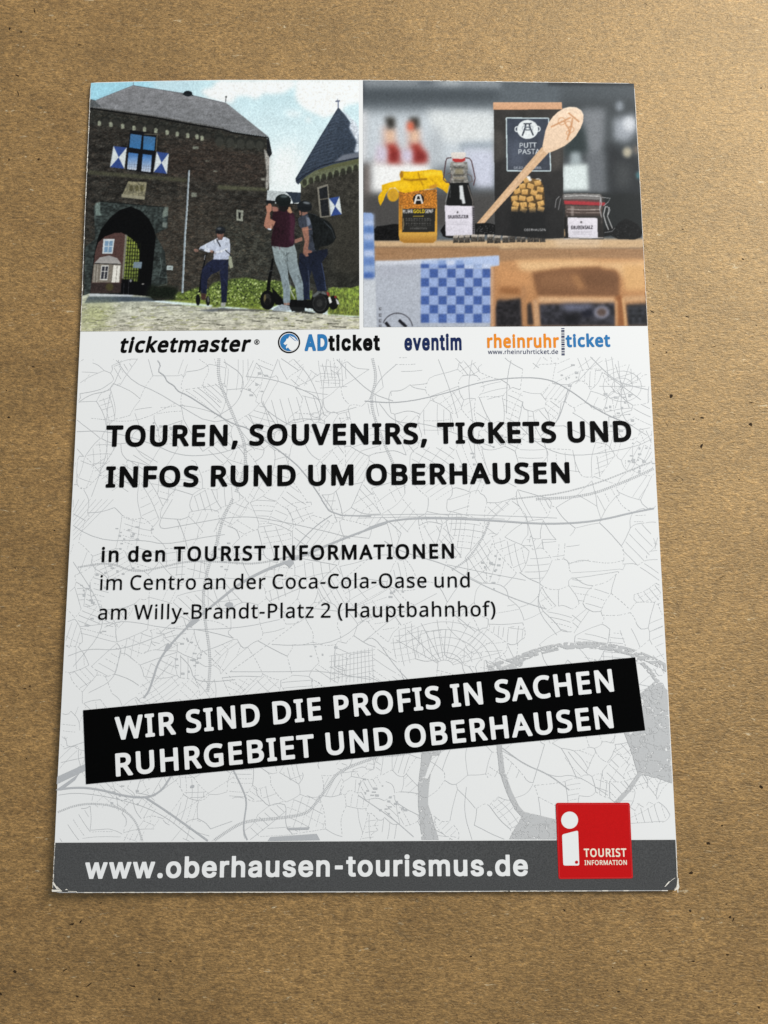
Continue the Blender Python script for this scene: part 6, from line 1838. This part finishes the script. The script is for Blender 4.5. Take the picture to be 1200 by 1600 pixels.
# ---- worn football print behind the banner and the sign
def football():
    b = lambda *p: [(600 + x / 2.5, 950 + y / 2.5) for x, y in p]
    x0, x1, y0, y1 = 644, 1066, 988, 1318
    S = 2.4
    w, h = int((x1 - x0) * S), int((y1 - y0) * S)
    yy, xx = np.mgrid[0:h, 0:w]
    X, Y = x0 + (xx + .5) / S, y0 + (yy + .5) / S
    K = Canvas(x0, y0, x1, y1, (0, 0, 0))
    K.S = S
    K.w, K.h = w, h
    K.rgb = np.zeros((h, w, 3))
    K.id = np.zeros((h, w), np.int16)
    one = (255, 255, 255)
    t = np.linspace(0, 2 * math.pi, 160)
    ring = np.c_[912 + 253 * np.cos(t), 1253 + 251 * np.sin(t)]
    K.poly(ring, one, holes=[np.c_[912 + 243 * np.cos(t), 1254 + 241 * np.sin(t)]])
    K.poly(b((150, 560), (230, 545), (200, 610), (165, 690), (158, 720), (180, 790), (215, 905), (215, 925), (150, 925), (134, 770), (134, 690)), one)
    K.poly(b((190, 575), (215, 575), (172, 665), (158, 665)), (0, 0, 0))
    K.line(b((450, 500), (452, 560), (462, 640), (490, 720), (520, 780), (552, 815)), 8.0, one)
    K.poly(b((545, 795), (600, 808), (690, 830), (690, 925), (480, 925), (500, 880), (528, 835)), one)
    K.poly(b((1000, 335), (1060, 285), (1120, 330), (1160, 420), (1170, 700), (1080, 668), (1008, 650), (985, 575), (955, 500), (980, 480)), one)
    K.line(b((945, 480), (968, 540), (1000, 645), (960, 705), (905, 765)), 7.0, one)
    K.poly(b((400, 225), (470, 200), (550, 190), (540, 225), (500, 250), (420, 250)), one)
    K.line(b((955, 170), (1020, 225), (1080, 300), (1130, 370)), 6, one)
    cov = K.rgb[..., 0] / 255.0
    n1 = vnoise(h, w, 2.0 * S, 2.6 * S, 31) * .55 + vnoise(h, w, 5 * S, 7 * S, 32) * .45 + vnoise(h, w, 1.0 * S, 1.2 * S, 33) * .35
    # thin cracks: ridges of a smooth noise
    r1 = np.abs(vnoise(h, w, 14 * S, 22 * S, 34) + .35 * vnoise(h, w, 3 * S, 4 * S, 35))
    r2 = np.abs(vnoise(h, w, 24 * S, 12 * S, 36) + .35 * vnoise(h, w, 3 * S, 4 * S, 37))
    keep = (cov > .5) & (n1 < .66) & (r1 > .034) & (r2 > .03)
    lim = (X > edge_l(Y) + 2) & (X < edge_r(Y) - 1.2) & (Y < 1314.5 - 4.6 * (X - 84) / 970)
    keep &= lim
    # heavier wear towards the top of the ring
    worn = (Y < 1070) & (vnoise(h, w, 2.4 * S, 5 * S, 40) > .42)
    keep &= ~worn
    j, i = np.nonzero(keep)
    k = np.arange((h + 1) * (w + 1)).reshape(h + 1, w + 1)
    Fq = np.stack([k[j + 1, i], k[j + 1, i + 1], k[j, i + 1], k[j, i]], -1)
    used, inv = np.unique(Fq, return_inverse=True)
    P = np.c_[x0 + (used % (w + 1)) / S, y0 + (used // (w + 1)) / S]
    link('football_print', mesh_arrays('football_print', to3(px2mm(P), 3), inv.reshape(-1, 4)), M_BALL, flyer)
football()


# ---- ticket seller logos
cl = crop(420, 505, 3.75)
root = text('ticket_logo', 'ticketmaster', (188, 551.5), (392.6, 549.6), 24.6, 2, M_TEXT, flyer, 'A', bold=58, track=-30, skew=0.22, rnd=20)
root['label'] = 'black slanted bold lettering of the first ticket seller'
t_ = np.linspace(0, 2 * math.pi, 40, endpoint=False)
def circ(c, r, ry=None, n=40):
    t = np.linspace(0, 2 * math.pi, n, endpoint=False)
    return np.c_[c[0] + r * np.cos(t), c[1] + (ry or r) * np.sin(t)]
fill_px('trademark_ring', [circ((401.4, 534.4), 4.2), circ((401.4, 534.4), 3.2)], 2, M_TEXT, root)
text('trademark_letter', 'R', (399.6, 536.9), (403.4, 536.9), 4.8, 2, M_TEXT, root, 'A', bold=70)

root = text('ticket_logo', 'AD', (476.2, 548.6), (512, 548.2), 26.2, 2, M_BLUE, flyer, 'B', bold=84, track=-14)
root['label'] = 'blue and black condensed lettering with a round blue emblem'
text('lettering', 'ticket', (513, 548.4), (593.8, 547.8), 25.2, 2, M_TEXT, root, 'B', bold=76, track=-6)
fill_px('emblem_ring', [circ((451.7, 535), 17.4, 17.0), circ((451.7, 535), 15.2, 14.8)], 2, M_TEXT, root)
fill_px('emblem_disc', [circ((451.7, 535), 14.0, 13.6)], 2, M_BLUE, root)
fill_px('emblem_peak', [cl((122, 72), (150, 84), (175, 112), (172, 128), (158, 148), (138, 162), (126, 158), (112, 142), (104, 150), (100, 140), (110, 122), (96, 128), (86, 120), (100, 104), (104, 92), (114, 90))], 3, M_WHITE, root)
fill_px('emblem_line', [cl((120, 76), (124, 74), (152, 98), (166, 106), (150, 101), (130, 84))], 4, M_BLUE, root)

text('ticket_logo', 'eventim', (632, 547.8), (721.4, 547.4), 25.6, 2, M_NAVY, flyer, 'B', bold=64, track=-6)['label'] = 'dark blue condensed lettering of the third ticket seller'

root = text('ticket_logo', 'rheinruhr', (761.4, 543.8), (873.8, 543.4), 21, 2, M_ORANGE, flyer, 'A', bold=60, track=-22)
root['label'] = 'orange and blue lettering with a small web address and a barcode strip'
text('lettering', 'ticket', (884.4, 542.6), (953.8, 542.0), 20.2, 2, M_BLUE, root, 'A', bold=60, track=-22)
text('web_address', 'www.rheinruhrticket.de', (762.6, 553.2), (872.2, 553.0), 6.8, 2, M_NAVY, root, 'A', bold=10, track=30)
bars = []
y = 512.8
for hh, g in ((1.4, 1.6), (2.6, 1.4), (1.2, 1.5), (1.2, 1.2), (2.8, 1.5), (1.2, 1.3), (1.6, 1.3), (1.2, 1.2), (2.6, 1.6), (1.2, 1.4), (2.8, 1.5), (1.5, 1.4), (1.2, 1.0), (2.0, 1)):
    s_ = (y - 512) * .01
    bars.append([(877 + s_, y), (882 + s_, y), (882 + s_, y + hh), (877 + s_, y + hh)])
    y += hh + g
fill_px('barcode', bars, 2, M_NAVY, root)

# ---- headline and address
text('headline', 'TOUREN, SOUVENIRS, TICKETS UND', (165.4, 698.2), (987.2, 690.6), 33.4, 5, M_TEXT, flyer, 'A', bold=58, track=0, rnd=8, cond=.99)
text('headline', 'INFOS RUND UM OBERHAUSEN', (165.2, 762), (890.6, 755), 33.2, 5, M_TEXT, flyer, 'A', bold=58, track=0, rnd=8, cond=.99)
text('address_text', 'in den TOURIST INFORMATIONEN', (158.8, 878.4), (709.6, 872.6), 23.4, 5, M_TEXT, flyer, 'A', bold=40, track=66, rnd=6, cond=.98)
text('address_text', 'im Centro an der Coca-Cola-Oase und', (156.6, 922), (734.2, 917.6), 22.8, 5, M_TEXT, flyer, 'A', bold=9, track=40, rnd=6, cond=.97)
text('address_text', 'am Willy-Brandt-Platz 2 (Hauptbahnhof)', (153.4, 968.3), (774.4, 962.6), 22.8, 5, M_TEXT, flyer, 'A', bold=9, track=40, rnd=6, cond=.97)

# ---- black slanted banner
bn = sheet('banner', quad_fn((130, 1109.6), (992.4, 1026.9), (1008, 1141.2), (134.6, 1225.2)), 60, 10, 5, M_BLACK, flyer)
text('banner_text', 'WIR SIND DIE PROFIS IN SACHEN', (181, 1156.6), (959.6, 1080.3), 36.2, 6, M_WHITE, bn, 'A', bold=46, track=22, rnd=16, cond=.97)
text('banner_text', 'RUHRGEBIET UND OBERHAUSEN', (181.6, 1213.4), (959, 1137.2), 36.2, 6, M_WHITE, bn, 'A', bold=46, track=22, rnd=16, cond=.97)

# ---- footer with the web address
def foot(u, v):
    y0 = 1316.6 + (1312 - 1316.6) * u
    yb = 1395 + (1391.8 - 1395) * u - 1.2
    y = y0 + v * (yb - y0)
    L, R = edge_l(y) + 1.0, edge_r(y) - 1.2
    # chipped lower right corner
    R = R - np.clip((y - 1381) / 10, 0, 1) ** 1.5 * 6
    return L + u * (R - L), y
ft = sheet('footer_strip', foot, 80, 10, 4, M_GREY, flyer)
text('web_address', 'www.oberhausen-tourismus.de', (132.4, 1373.2), (825, 1368.4), 33.6, 5, M_WHITE, ft, 'B', bold=46, track=-8)

# ---- red tourist sign
def rquad(tl, tr, br, bl, r, n=6):
    P = np.array([tl, tr, br, bl], float)
    out = []
    for i in range(4):
        b, a, c = P[i], P[i - 1], P[(i + 1) % 4]
        p = b + (a - b) / np.linalg.norm(a - b) * r
        q = b + (c - b) / np.linalg.norm(c - b) * r
        for k in np.linspace(0, 1, n):
            out.append(p * (1 - k) ** 2 + b * 2 * k * (1 - k) + q * k * k)
    return np.array(out)
sg = fill_px('tourist_sign', [rquad((868.2, 1254.2), (983.7, 1254.0), (988.8, 1372.2), (872.6, 1373.2), 3.6)], 6, M_RED, flyer)
q1 = rquad((870.4, 1256.4), (982.0, 1256.2), (987.6, 1371.0), (873.6, 1372.2), 3.0)
q2 = rquad((871.2, 1257.2), (981.2, 1257.0), (986.8, 1370.2), (874.4, 1371.4), 2.6)
fill_px('sign_border', [q1, q2], 7, M_REDEDGE, sg)
fill_px('letter_dot', [circ((889.8, 1281.2), 13.2, 13.4)], 7, M_WHITE, sg)
fill_px('letter_stem', [rquad((878.0, 1303.6), (903.0, 1297.2), (905.0, 1352), (879.9, 1352), 3.0)], 7, M_WHITE, sg)
fill_px('trademark_ring', [circ((900.6, 1346.8), 2.5)], 8, M_RED, sg)
text('sign_text', 'TOURIST', (912.2, 1338.8), (978.8, 1338.4), 13.2, 7, M_CREAM, sg, 'A', bold=44, track=20)
text('sign_text', 'INFORMATION', (913.2, 1351.4), (979.3, 1351.0), 7.6, 7, M_CREAM, sg, 'A', bold=40, track=10)

# ---- rubbed white spots along the cut edges
def dashes(fn, a, b, n, wmax, lo_, hi_):
    W = []
    for _ in range(n):
        t = RNG.uniform(a, b)
        L = RNG.uniform(lo_, hi_)
        w = RNG.uniform(0.4, 1.0) * wmax
        W.append(fn(t, t + L, w))
    fill_px('worn_edge', W, 9, M_EDGE, flyer)
dashes(lambda a, b, w: [(edge_l(a) + .2, a), (edge_l(a) + w, a + .8), (edge_l(b) + w * .8, b - .6), (edge_l(b) + .2, b)], 132, 515, 46, 1.9, 2, 9)
dashes(lambda a, b, w: [(edge_l(a) + .2, a), (edge_l(a) + w, a + .8), (edge_l(b) + w * .8, b - .6), (edge_l(b) + .2, b)], 1316, 1388, 16, 1.8, 2, 9)
dashes(lambda a, b, w: [(a, edge_b(a) - .2), (a + .6, edge_b(a) - w), (b - .6, edge_b(b) - w), (b, edge_b(b) - .2)], 130, 1040, 90, 1.7, 2, 14)
dashes(lambda a, b, w: [(edge_r(a) - .2, a), (edge_r(a) - w, a + .8), (edge_r(b) - w * .8, b - .6), (edge_r(b) - .2, b)], 1314, 1388, 16, 2.0, 3, 10)
dashes(lambda a, b, w: [(edge_r(a) - .2, a), (edge_r(a) - w, a + .8), (edge_r(b) - w * .8, b - .6), (edge_r(b) - .2, b)], 148, 505, 20, 1.2, 2, 9)
dashes(lambda a, b, w: [(a, edge_t(a) + .2), (a + .6, edge_t(a) + w), (b - .6, edge_t(b) + w), (b, edge_t(b) + .2)], 572, 985, 26, 1.3, 2, 12)
c12 = crop(60, 1340, 12)
c13 = crop(980, 1340, 12)
W = [c12((266, 470), (285, 440), (350, 540), (380, 590), (345, 580), (300, 520)), c12((345, 540), (356, 532), (455, 625), (445, 632)),
      c12((258, 590), (300, 598), (360, 592), (400, 602), (500, 604), (535, 580), (560, 600), (562, 655), (420, 658), (300, 662), (262, 635)),
      c12((560, 622), (720, 626), (745, 655), (735, 660), (712, 636), (560, 632))]
fill_px('worn_corner', W, 9, M_EDGE, flyer)
W = [c13((690, 545), (730, 490), (770, 445), (800, 432), (780, 470), (710, 540)), c13((795, 440), (850, 395), (895, 372), (893, 380), (840, 412), (800, 445)),
      c13((935, 375), (958, 385), (958, 470), (972, 540), (960, 580), (930, 592), (885, 616), (876, 604), (915, 562), (925, 500))]
fill_px('worn_corner', W, 9, M_EDGE, flyer)
